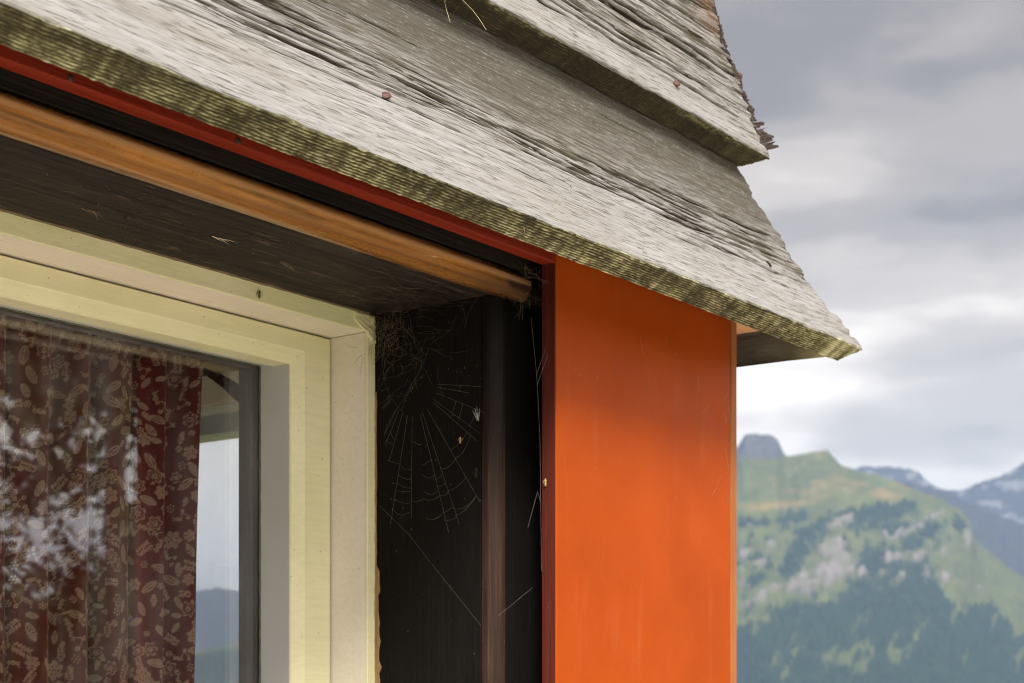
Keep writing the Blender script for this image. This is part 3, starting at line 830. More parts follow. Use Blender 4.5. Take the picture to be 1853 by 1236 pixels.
    cap0 = list(range(nrow)); cap1 = [(nc - 1) * nrow + k for k in range(nrow)][::-1]
    if side: cap0 = cap0[::-1]; cap1 = cap1[::-1]
    o = mesh_np('roof_plank', verts, q, M_WOOD, house, smooth=True, tris=[cap0, cap1])
    attr(o, 'grain', np.clip(grain, 0, 1).reshape(-1)); attr(o, 'crack', np.where(TY == 1, crack, 0).reshape(-1))
    attr(o, 'edge', edge.reshape(-1)); attr(o, 'lichen', lichen.reshape(-1)); attr(o, 'stain', stain.reshape(-1)); attr(o, 'rot', rot.reshape(-1))
    attr(o, 'zone', np.where(TY == 1, zn, 0).reshape(-1)); attr(o, 'pv', np.stack([U, w, np.zeros_like(U)], -1).reshape(-1, 3), 'FLOAT_VECTOR')
    return o

PROF1 = [(0.7692, 0.3845), (0.7874, 0.4125), (0.798, 0.4277), (0.8143, 0.4561), (0.828, 0.4849), (0.8367, 0.5050), (0.8455, 0.5216), (0.8547, 0.5392), (0.8621, 0.5576), (0.8690, 0.5787), (0.8765, 0.606), (0.884, 0.634)]
PROF2 = [(0.8430, 0.5880), (0.8545, 0.6150), (0.8625, 0.6480), (0.8716, 0.6838), (0.8794, 0.7094), (0.8868, 0.7492), (0.8960, 0.800), (0.905, 0.846)]
PROF3 = [(0.8700, 0.806), (0.880, 0.85), (0.893, 0.92), (0.905, 1.0), (0.915, 1.07)]
rr = random.Random(11)
ck1 = [(0.098, 0.62, 1.02, 0.0011, 0.005, -0.020), (0.104, 0.72, 1.30, 0.0009, 0.004, -0.014), (0.083, 0.66, 1.0, 0.0009, 0.0035, -0.02), (0.120, 0.5, 1.22, 0.0012, 0.005, -0.030),
       (0.131, 0.55, 1.0, 0.0014, 0.005, -0.028), (0.112, 0.95, 1.42, 0.0010, 0.004, -0.03), (0.140, 0.45, 0.86, 0.0011, 0.004, -0.03), (0.078, 0.93, 1.20, 0.0009, 0.0035, -0.015),
       (0.090, 1.10, 1.56, 0.0012, 0.005, 0.010), (0.100, 1.24, 1.63, 0.0013, 0.006, 0.012), (0.118, 1.18, 1.6, 0.0011, 0.005, 0.015), (0.128, 1.3, 1.62, 0.0013, 0.005, 0.015),
       (0.075, 1.37, 1.66, 0.0011, 0.005, 0.02), (0.110, 1.35, 1.62, 0.0010, 0.004, 0.018), (0.06, 1.50, 1.66, 0.0008, 0.003, 0.02), (0.15, 0.6, 0.9, 0.0008, 0.003, -0.02), (0.16, 0.75, 1.05, 0.0008, 0.003, -0.02)]
for k in range(40):
    v0 = rr.gauss(0.108, 0.026); u0 = rr.uniform(0.45, 1.4)
    ck1.append((v0, u0, u0 + rr.uniform(0.08, 0.26), rr.uniform(0.0005, 0.0009), rr.uniform(0.0015, 0.003), rr.uniform(-0.03, 0.01)))
zone1 = lambda U, V: np.clip(np.exp(-((V - np.interp(U, [0.5, 0.9, 1.3, 1.6], [0.122, 0.106, 0.105, 0.105])) / 0.030) ** 2) * 1.1, 0, 1)
p1 = plank(PROF1, 0.0245, 101, {'crack': ck1, 'notch': [(0.09 + 0.014 * k + rr.uniform(-.004, .004), 0.0016, rr.uniform(0.001, 0.0035)) for k in range(11)]}, stain_top=0.175, zone=zone1, jag=0.0022)
ck2 = []
for k in range(11):
    v0 = 0.045 + 0.0165 * k + rr.uniform(-0.004, 0.004)
    ck2.append((v0, rr.uniform(0.5, 0.95), rr.uniform(1.5, 1.62), rr.uniform(0.0010, 0.0016), rr.uniform(0.006, 0.010), rr.uniform(-0.02, 0.01)))
for k in range(40):
    v0 = rr.uniform(0.03, 0.22); u0 = rr.uniform(0.8, 1.45)
    ck2.append((v0, u0, u0 + rr.uniform(0.08, 0.35), rr.uniform(0.0006, 0.0011), rr.uniform(0.003, 0.006), rr.uniform(-0.03, 0.02)))
zone2 = lambda U, V: sstep(0.025, 0.06, V)
p2 = plank(PROF2, 0.0245, 202, {'crack': ck2, 'notch': [(0.03 + 0.0165 * k, 0.0018, rr.uniform(0.002, 0.005)) for k in range(13)]}, stain_top=0.02, rotten=0.11, zone=zone2, jag=0.0045, depthk=1.35, lich=0.42, dvf=0.0008)
p2['label'] = 'deeply cracked upper roof plank with rotten brown corner end'
p1['label'] = 'lowest silver grey roof plank with green lichen on its sawn lower edge'
p3 = plank(PROF3, 0.0245, 303, {}, fine=False, stain_top=0.02)
# planks of the side slope, meeting the front ones along the hip
s1 = plank(PROF1, 0.0245, 404, {}, side=True, fine=False, zoff=0.007, end_pad=-0.014, u_left=-1.2)
s3 = plank(PROF3, 0.0245, 606, {}, side=True, fine=False, u_left=-1.2)
s2 = plank(PROF2, 0.0245, 505, {}, side=True, fine=False, end_pad=-0.002, u_left=-1.2)

# frayed end of the upper side plank that sticks out past the hip
def frayed_end():
    rng = random.Random(5)
    def hip_y(z_):
        P = sorted(PROF2, key=lambda p: p[1])
        return float(np.interp(z_, [p[1] for p in P], [p[0] for p in P]))
    V = []; F = []
    def flake(z0_, z1_, reach, back, slope, n):
        reach *= 1.35; jit = 0
        # a thin slab of end grain between two heights with a crumbled outer rim
        base = len(V)
        for k in range(n + 1):
            t = k / n; zz = z0_ + (z1_ - z0_) * t
            y = hip_y(zz); x = HIP - y
            if k % 3 == 0 or rng.random() < 0.2: jit = rng.uniform(-0.3, 0.25)
            r_ = reach * (1 + jit + rng.uniform(-0.06, 0.06))
            for q, (a, th) in enumerate(((-0.012, 0.0), (r_ * 0.55, 0.0005), (r_, 0.0018), (r_ * 0.96, 0.0095), (-0.012, 0.013))):
                V.append((x + a + rng.uniform(-.0005, .0005), y + 0.0015 + th + a * -0.25 + rng.uniform(-.0006, .0006), zz + a * slope + rng.uniform(-.0006, .0006)))
        for k in range(n):
            for q in range(5):
                q2 = (q + 1) % 5
                F.append((base + k * 5 + q, base + k * 5 + q2, base + (k + 1) * 5 + q2, base + (k + 1) * 5 + q))
        F.append(tuple(base + q for q in range(5))); F.append(tuple(base + n * 5 + q for q in range(4, -1, -1)))
    flake(0.6455, 0.6900, 0.0062, 0, 0.1, 34)
    flake(0.6905, 0.7400, 0.0046, 0, 0.1, 36)
    flake(0.7410, 0.8000, 0.0040, 0, 0.1, 30)
    flake(0.6270, 0.6440, 0.0095, 0, 0.25, 13)
    flake(0.6195, 0.6255, 0.0125, 0, 0.30, 6)
    flake(0.6120, 0.6182, 0.0150, 0, 0.32, 6)
    flake(0.6045, 0.6112, 0.0172, 0, 0.34, 6)
    flake(0.5965, 0.6035, 0.0165, 0, 0.36, 6)
    M = Mat('rotten_end_grain', rough=0.95, spec=0.1)
    n_ = M.noise(M.co((1, 1, 1)), 420, 4, 0.7)
    M.color(M.ramp(n_, [(0.35, (0.016, 0.012, 0.010)), (0.55, (0.050, 0.038, 0.031)), (0.72, (0.12, 0.095, 0.078))]))
    M.bump(n_, 0.8, 0.002)
    fr = mesh_py('frayed_end', V, F, M.m, s2, 0, False)
    fr['label'] = 'frayed brown end grain of the side plank at the hip'
frayed_end()

# nails in the planks
def on_face(prof, v):
    P = np.array(prof); seg = np.sqrt((np.diff(P, axis=0) ** 2).sum(1)); cum = np.concatenate([[0], np.cumsum(seg)])
    y = np.interp(v, cum, P[:, 0]); z_ = np.interp(v, cum, P[:, 1])
    i = min(np.searchsorted(cum, v, 'right') - 1, len(P) - 2); t = (P[i + 1] - P[i]) / seg[i]
    return y, z_, (0, -t[1], t[0])
NAIL = [(0.0017, -0.012), (0.0017, 0.0), (0.0046, 0.0004), (0.0052, 0.0012), (0.0044, 0.0024), (0.0020, 0.0031), (0.0002, 0.0032)]
def nail(prof, v, u, parent, tilt=(0, 0, 0), mat=None, lift=0.001, scale=1.0, pr=None):
    y, z_, n = on_face(prof, v)
    n = Vector(n); p = Vector((u, y, z_)) + n * lift
    o = lathe('nail', pr or NAIL, p, n + Vector(tilt), mat or M_RUST, parent)
    o.scale = (scale,) * 3
    return o
n1_ = nail(PROF1, 0.0766, 0.934, p1, tilt=(-0.75, 0.1, 0.35), lift=0.0012, scale=0.85, mat=M_RUST)
n1_['label'] = 'raised rusty nail head on the lowest plank'
nail(PROF1, 0.0690, 1.172, p1, mat=M_DARKIRON, lift=-0.0012, scale=0.42)
nail(PROF1, 0.0850, 1.548, p1, mat=M_DARKIRON, lift=-0.0006, scale=0.8, tilt=(0.3, 0, 0.3))
nail(PROF2, 0.0300, 1.4262, p2, tilt=(-0.6, 0.2, 0.5), lift=0.0015, scale=0.8)
ns = lathe('nail', [(0.0013, -0.02), (0.0013, 0.004), (0.0016, 0.005), (0.0042, 0.006), (0.0048, 0.0085), (0.0030, 0.0115), (0.0003, 0.0125)], (1.589, 0.880, 0.679), (0.85, -0.42, 0.18), M_RUST, s2)
ns['label'] = 'round nail head standing out from the side plank at the hip'

# --- orange casing
Y0 = 0.8698
box('head_panel', (-2.2, 1.2404), (Y0, 0.8847), (0.4010, 0.512), M_ORANGE_SHADE, house)['label'] = 'orange board above the window, eave shade painted dark red'
cp = box('corner_panel', (1.2416, 1.5665), (Y0, 0.8847), (-1.6, 0.512), M_ORANGE, house, 0.0015)
cp['label'] = 'bright orange flat corner panel'
box('panel_edge', (1.2402, 1.2414), (Y0 + 0.0012, 0.8850), (-1.6, 0.4008), M_EDGE_SHADE, house, 0)
box('corner_trim', (1.5675, 1.5800), (Y0 - 0.0004, 0.8847), (-1.6, 0.512), M_TRIM, house)
box('side_panel', (1.5660, 1.5790), (0.8850, 1.3900), (-1.6, 0.512), M_ORANGE, house)
box('side_panel', (1.5660, 1.5790), (2.30, 5.1), (-1.6, 0.512), M_ORANGE, house)
# soffit boards closing the eave
box('soffit_board', (-2.2, 1.5780), (0.826, Y0 - 0.002), (0.411, 0.423), M_SOFFIT, house, 0)
box('soffit_board', (1.5802, 1.642), (0.86, 5.2), (0.411, 0.423), M_PALE, house, 0)
# red paint spots on the back of the side plank
for (x_, y_, z_, s_) in ((1.6415, 0.8455, 0.4025, 0.0060), (1.6435, 0.8270, 0.3985, 0.0050)):
    t = [(1.0 * math.cos(k * 0.6283), 1.0 * math.sin(k * 0.6283)) for k in range(10)]
    vv = [(x_ - 0.0040 + (0.5 * b * s_ * 0.6), y_ + a * s_ * (1 + 0.25 * math.sin(3 * k)), z_ + b * s_ * 0.55) for k, (a, b) in enumerate(t)]
    mesh_py('paint_spot', [(p[0] - 0.0015, p[1], p[2]) for p in vv] + vv, [tuple(range(10)), tuple(range(19, 9, -1))] + [(k, (k + 1) % 10, 10 + (k + 1) % 10, 10 + k) for k in range(10)], M_RED, s1)

# holes and marks on the head board
for (px_, pz_) in ((0.693, 0.4045), (0.842, 0.4042)):
    lathe('nail', [(0.0022, -0.003), (0.0026, 0.0), (0.0021, 0.0008), (0.0005, 0.001)], (px_, Y0, pz_), (0.1, -1, 0), M_DARKIRON, house, 10)

# --- dark timber wall with its window opening
UJ, YW, YF, ZS = 1.2104, 0.9162, 1.0614, 0.3740
UL, ZB = 0.36, -0.80                       # far side of the opening and the sill
lint = [(YW, ZS + 0.012)] + [(YW + 0.012 - 0.012 * math.cos(a), ZS + 0.012 - 0.012 * math.sin(a)) for a in np.linspace(0.2, 1.4, 5)] + [(YW + 0.012, ZS), (1.25, ZS), (1.25, 0.62), (YW, 0.62)]
lb = prism('lintel_beam', lint, -2.2, 1.5655, 'x', M_SOFFIT, house)
lb['label'] = 'dark brown beam over the window with a scratched underside'
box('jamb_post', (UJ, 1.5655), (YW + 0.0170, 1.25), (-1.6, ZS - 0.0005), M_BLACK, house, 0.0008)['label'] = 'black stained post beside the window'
r_ = 0.0150
qa = [(UJ + r_ - r_ * math.cos(a), YW + r_ - r_ * math.sin(a)) for a in np.linspace(0, math.pi / 2, 10)]
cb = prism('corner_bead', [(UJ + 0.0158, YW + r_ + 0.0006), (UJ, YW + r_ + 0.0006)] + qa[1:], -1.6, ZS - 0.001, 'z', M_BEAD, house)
for p_ in cb.data.polygons: p_.use_smooth = False
cb['label'] = 'brown worn rounded bead on the arris of the black post'
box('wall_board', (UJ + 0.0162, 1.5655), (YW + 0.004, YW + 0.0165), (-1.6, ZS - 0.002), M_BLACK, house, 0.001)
box('wall_board', (-0.5, UL), (YW + 0.002, 1.25), (-1.6, ZS - 0.001), M_BLACKX, house)
box('wall_board', (-2.2, -1.85), (YW + 0.002, 1.25), (-1.6, ZS - 0.001), M_BLACKX, house)
box('wall_board', (-1.8495, -0.5005), (YW + 0.002, 1.25), (-1.6, -0.9), M_BLACKX, house)  # unseen opening above this board, added to let light into the room
box('sill_beam', (UL + 0.001, UJ - 0.001), (YW + 0.004, 1.25), (-1.6, ZB), M_BLACKX, house)

# amber moulding along the head of the opening
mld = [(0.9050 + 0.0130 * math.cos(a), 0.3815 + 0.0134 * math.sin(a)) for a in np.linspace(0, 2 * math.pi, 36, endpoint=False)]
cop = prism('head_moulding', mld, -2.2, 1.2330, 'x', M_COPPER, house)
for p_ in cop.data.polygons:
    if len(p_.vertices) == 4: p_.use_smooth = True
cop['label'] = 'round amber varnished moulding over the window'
box('batten', (-2.2, 1.2330), (0.8990, 0.9155), (0.3950, 0.56), M_BLACKX, house, 0.001)
lathe('nail', [(0.003, -0.003), (0.0034, 0.0005), (0.0026, 0.0016), (0.0005, 0.002)], (0.851, 1.0, ZS), (0.1, 0.2, -1), M_DARKIRON, house, 10)

# --- the window
win = thing('window', 'x', 'x', (0.8, YF, ZB), None)
for k in ('label', 'category'): del win[k]
win.parent = house
win.location = Vector((0.8, YF, ZB)) - Vector((1.58, 0.87, -1.65)); ORIG[win.name] = tuple(win.location)
win['label'] = 'cream painted window with a mitred sash and maroon curtain behind'
UO, ZO = 1.1983, 0.3562
# outer frame: pale yellow front strip, white rebate
def frame_piece(name, prof, a0, a1, axis, mat): return prism(name, prof, a0, a1, axis, mat, win, 0.0009)
box('frame_head', (UL + 0.001, UJ - 0.0006), (YF, YF + 0.0035), (ZO, ZS - 0.0008), M_CREAM, win, 0.0008)
box('frame_jamb', (UO, UJ - 0.0006), (YF, YF + 0.0035), (ZB, ZO - 0.0003), M_CREAM, win, 0.0008)
box('rebate_head', (UL + 0.001, UJ - 0.0006), (YF + 0.0036, 1.20), (ZO + 0.0002, ZS - 0.0008), M_WHITE, win, 0.0006)
box('rebate_jamb', (UO + 0.0002, UJ - 0.0006), (YF + 0.0036, 1.20), (ZB, ZO - 0.0002), M_WHITE, win, 0.0006)
box('frame_jamb', (UL + 0.001, UL + 0.013), (YF, 1.20), (ZB, ZO - 0.0003), M_CREAM, win)
box('frame_sill', (UL + 0.014, UO - 0.0005), (YF, 1.20), (ZB + 0.001, ZB + 0.02), M_CREAM, win)

# sash: moulded section swept round the frame with mitred corners
YS, YG = 1.1082, 1.1557
GAP = 0.0016
# section: (inset of the stile, inset of the rail, y)
sec_face = [(GAP, 0.0016, YS + 0.030), (GAP, 0.0016, YS + 0.0010), (GAP + 0.0010, 0.0026, YS), (UO - 1.1606, ZO - 0.3368, YS), (UO - 1.1590, ZO - 0.3356, YS + 0.0010), (UO - 1.1488, ZO - 0.3244, YS + 0.0058), (UO - 1.1478, ZO - 0.3234, YS + 0.0075), (UO - 1.1478, ZO - 0.3236, YS + 0.030)]
zlo = ZB + 0.02
def sash_part(name, sec, which, mat):
    n = len(sec)
    xl, xr_, zt, zb_ = UL + 0.0135, UO, ZO, zlo
    if which == 'stile': prof = [(xr_ - a, y) for a, b, y in sec]; return prism(name, prof, [zb_ + b for a, b, y in sec], [zt - b for a, b, y in sec], 'z', mat, win)
    if which == 'stile_l': prof = [(xl + a, y) for a, b, y in sec]; return prism(name, prof, [zb_ + b for a, b, y in sec], [zt - b for a, b, y in sec], 'z', mat, win)
    if which == 'rail': prof = [(y, zt - b) for a, b, y in sec]; return prism(name, prof, [xl + a for a, b, y in sec], [xr_ - a for a, b, y in sec], 'x', mat, win)
    if which == 'rail_b': prof = [(y, zb_ + b) for a, b, y in sec]; return prism(name, prof, [xl + a for a, b, y in sec], [xr_ - a for a, b, y in sec], 'x', mat, win)
for wch, nm in (('stile', 'sash_stile'), ('stile_l', 'sash_stile'), ('rail', 'sash_rail'), ('rail_b', 'sash_rail')):
    sash_part(nm, sec_face, wch, M_CREAM)
# grey-white rebate behind the bevel, down to the glass
sec_reb = [(UO - 1.1484, ZO - 0.3240, YS + 0.0082), (UO - 1.1476, ZO - 0.3236, YS + 0.0085), (UO - 1.1476, ZO - 0.3264, YG), (UO - 1.1476 - 0.008, ZO - 0.3264 - 0.008, YG), (UO - 1.1476 - 0.008, ZO - 0.3240 - 0.008, YS + 0.0305), (UO - 1.1484, ZO - 0.3240, YS + 0.0305)]
for wch in ('stile', 'stile_l', 'rail', 'rail_b'):
    sash_part('glazing_rebate', sec_reb, wch, M_GREYP)
# dark stained inner half of the sash behind the glass
sec_in = [(UO - 1.1500, ZO - 0.3268, YG + 0.0045), (UO - 1.1488, ZO - 0.3260, YG + 0.0190), (0.004, 0.006, YG + 0.0190), (0.004, 0.006, YG + 0.0045)]
for wch in ('stile', 'stile_l', 'rail', 'rail_b'):
    sash_part('inner_sash', sec_in, wch, M_INNER)
box('pane', (UL + 0.05, 1.1540), (YG + 0.0004, YG + 0.0038), (zlo + 0.03, 0.3310), M_GLASS, win, 0)
# old putty bead, lumpy
def putty():
    lines = []
    pz = [(1.1474 + 0.0004 * math.sin(k * 1.7), YG - 0.0006, 0.326 - k * 0.006) for k in range(170)]
    lines.append(pz); lines.append([(1.1476 - k * 0.006, YG - 0.0006, 0.3262 + 0.0003 * math.sin(k * 2.1)) for k in range(120)])
    rng = random.Random(3)
    o = tubes('putty', lines, lambda t: 0.0009 + 0.0006 * rng.random(), mat_flat('grey_green_putty', (0.10, 0.11, 0.07), 0.8), win, 5)
    return o
putty()

# flaked strip and filler where the frame meets the black post
def flaked():
    rng = random.Random(8)
    V = []; F = []
    n = 150
    for k in range(n):
        z_ = 0.30 - k * 0.0062
        wv = 0.0008 + 0.0010 * rng.random() + (0.0045 * rng.random() ** 2 + 0.003 if z_ < 0.13 else 0) * (0.4 + 0.6 * abs(math.sin(z_ * 37)))
        lift = 0.0004 + 0.0009 * rng.random()
        V += [(UJ - 0.0004 - lift, YF - wv, z_ + rng.uniform(-.001, .001)), (UJ - 0.0010 - lift, YF - 0.0002, z_), (UJ + 0.001, YF - 0.0001, z_), (UJ + 0.001, YF - wv, z_)]
        if k:
            b = 4 * k; a = b - 4
            F += [(a, a + 1, b + 1, b), (a + 1, a + 2, b + 2, b + 1), (a + 3, a, b, b + 3)]
    o = mesh_py('flaked_strip', V, F, M_RAW, win); o['label'] = 'strip of bare flaked wood beside the frame'
    V = []; F = []
    for k in range(110):
        x_ = 1.20 - k * 0.0075
        wv = 0.0012 + 0.0022 * rng.random() ** 2; lift = 0.0003 + 0.0006 * rng.random()
        V += [(x_, YF - wv, ZS - 0.0003 - lift), (x_, YF - 0.0002, ZS - 0.0009 - lift), (x_, YF - 0.0001, ZS + 0.001), (x_, YF - wv, ZS + 0.001)]
        if k:
            b = 4 * k; a = b - 4
            F += [(a, a + 1, b + 1, b), (a + 1, a + 2, b + 2, b + 1), (a + 3, a, b, b + 3)]
    o = mesh_py('grime_strip', V, F, M_FUZZ, win)
    # filler smeared into the corner
    V = []; F = []; nu, nv_ = 14, 16
    for i in range(nu):
        for j in range(nv_):
            a = i / (nu - 1); b = j / (nv_ - 1)
            x_ = 1.178 + 0.031 * a + 0.0; z_ = ZS - 0.001 - 0.030 * b * (0.25 + 0.75 * a)
            if a < 0.6: z_ = max(z_, ZS - 0.017)
            y_ = YF - 0.0006 - 0.0026 * (a * b + 0.25 * a) * (1 + 0.5 * rng.uniform(-1, 1)) - 0.0012 * rng.random()
            if i in (0, nu - 1) or j in (0, nv_ - 1): y_ = YF + 0.0006
            V.append((x_ + rng.uniform(-.0006, .0006), y_, z_ + rng.uniform(-.0006, .0006)))
    for i in range(nu - 1):
        for j in range(nv_ - 1):
            a = i * nv_ + j; F.append((a, a + 1, a + nv_ + 1, a + nv_))
    o = mesh_py('filler', V, F, mat_paint('yellowed_filler', (0.60, 0.56, 0.36), 0.7, 0.5, (0.35, 0.32, 0.16)), win, 0, True); o['label'] = 'old filler smeared in the upper frame corner'
flaked()

# loose flakes and curled fibres under the beam
def flakes():
    rng = random.Random(17)
    def curl(name, c, n, s_, rad, mat, label):
        lines = []
        for k in range(n):
            p = Vector(c) + Vector((rng.uniform(-1, 1) * s_, rng.uniform(-.3, .3) * s_, 0)); d = Vector((rng.uniform(.4, 1), rng.uniform(-.4, .4), -0.12)).normalized() * s_
            pts = [p]
            for i in range(7):
                d = d + Vector((rng.uniform(-.4, .4), rng.uniform(-.4, .4), rng.uniform(-.12, .10))) * s_ * 0.8
                q = pts[-1] + d * 0.22; q.z = min(q.z, ZS - 0.0004); pts.append(q)
            lines.append(pts)
        o = tubes(name, lines, rad, mat, house); o['label'] = label
    pale = mat_flat('pale_splinter', (0.50, 0.40, 0.28), 0.85)
    curl('splinter', (0.700, 1.018, ZS - 0.0006), 4, 0.010, lambda t: 0.0007 * (1 - t) + 0.0001, pale, 'pale splinter peeling from the underside of the beam')
    curl('fibre', (0.765, 1.052, ZS - 0.0008), 3, 0.007, 0.00016, M_FUZZ, 'curled fibres beside the window head')
    curl('splinter', (0.82, 1.01, ZS - 0.0006), 5, 0.008, lambda t: 0.00035 * (1 - t) + 0.0001, M_FUZZ, 'brown splinters along the beam')
    curl('splinter', (0.93, 0.985, ZS - 0.0006), 4, 0.007, lambda t: 0.0004 * (1 - t) + 0.0001, pale, 'pale splinters further along the beam')
    curl('splinter', (1.02, 0.995, ZS - 0.0006), 6, 0.009, lambda t: 0.0003 * (1 - t) + 0.0001, M_FUZZ, 'brown splinters near the post')
flakes()

# --- the room behind the glass
M_ROOM_BOUNCE = mat_flat('white_room_bounce', (0.8, 0.77, 0.72), 0.9, 0.1)  # unseen room surfaces made white to bounce light inside
YI = 1.25
UI = 1.45
box('room_wall', (UI, 1.5640), (1.2505, 1.4830), (-1.6, 0.62), M_ROOM, house, 0)
box('room_wall', (UI, 1.5640), (1.4832, 2.30), (0.4100, 0.62), M_ROOM, house, 0)
box('room_wall', (UI, 1.5640), (1.4832, 2.30), (-1.6, -0.80), M_ROOM, house, 0)
box('room_wall', (UI, 1.5640), (2.3002, 5.0), (-1.6, 0.62), M_ROOM, house, 0)
box('room_wall', (-2.2, 1.4498), (5.0, 5.15), (-1.6, 0.62), M_ROOM_BOUNCE, house, 0)
box('room_wall', (-2.35, -2.2005), (0.93, 1.6), (-1.6, 0.62), M_ROOM, house, 0)
box('room_wall', (-2.35, -2.2005), (4.2, 5.15), (-1.6, 0.62), M_ROOM, house, 0)
box('room_wall', (-2.35, -2.2005), (1.6005, 4.1995), (-1.6, -1.35), M_ROOM_BOUNCE, house, 0)  # unseen opening above, added to light the side window frame
box('room_wall', (-2.35, -2.2005), (1.6005, 4.1995), (0.50, 0.62), M_ROOM_BOUNCE, house, 0)
box('room_ceiling', (-2.2, 1.4495), (1.2505, 4.999), (0.56, 0.62), M_ROOM, house, 0)
box('room_floor', (-2.2, 1.4495), (1.2505, 4.999), (-1.65, -1.601), M_ROOM_BOUNCE, house, 0)
# upper storey closed above the skirt roof
mesh_py('upper_roof', [(-2.35, 0.90, 1.05), (1.56, 0.90, 1.05), (1.56, 5.15, 1.05), (-2.35, 5.15, 1.05), (-2.35, 2.9, 2.1), (0.2, 2.9, 2.1), (-2.35, 0.94, 0.625), (1.52, 0.94, 0.625), (1.52, 5.15, 0.625), (-2.35, 5.15, 0.625)],
        [(0, 1, 5, 4), (1, 2, 5), (2, 3, 4, 5), (3, 0, 4), (0, 6, 7, 1), (1, 7, 8, 2), (2, 8, 9, 3), (3, 9, 6, 0), (6, 9, 8, 7)], mat_flat('grey_roof_wood', (0.2, 0.18, 0.16), 0.9), house)

# side window seen through the room
sw = thing('window', 'x', 'x', (1.47, 1.9, -0.8), None)
for k in ('label', 'category'): del sw[k]
sw.parent = house; sw.location = Vector((1.47, 1.9, -0.8)) - Vector((1.58, 0.87, -1.65)); ORIG[sw.name] = tuple(sw.location)
sw['label'] = 'side window seen through the front pane'
M_SW1 = mat_paint('beige_side_frame', (0.80, 0.72, 0.62), 0.5, 0.2)
M_SW2 = mat_paint('pale_side_sash', (0.85, 0.86, 0.80), 0.5, 0.2)
M_SW3 = mat_paint('grey_side_sash', (0.50, 0.54, 0.60), 0.5, 0.2)
box('frame_head', (1.4440, 1.55), (1.4835, 2.2995), (0.3725, 0.4095), M_SW1, sw)
box('sash_rail', (1.4520, 1.50), (1.4880, 2.2800), (0.3620, 0.3722), M_SW2, sw)
box('sash_rail', (1.4560, 1.50), (1.4880, 2.2800), (0.3380, 0.3618), M_SW3, sw)
box('frame_jamb', (1.4460, 1.55), (1.4834, 1.4878), (-0.798, 0.3722), M_SW1, sw)
box('frame_jamb', (1.4460, 1.55), (2.2802, 2.2995), (-0.798, 0.3722), M_SW1, sw)
box('frame_sill', (1.4460, 1.55), (1.4880, 2.2800), (-0.798, -0.74), M_SW1, sw)
box('pane', (1.4740, 1.4770), (1.4880, 2.2800), (-0.739, 0.3379), M_GLASS, sw, 0)

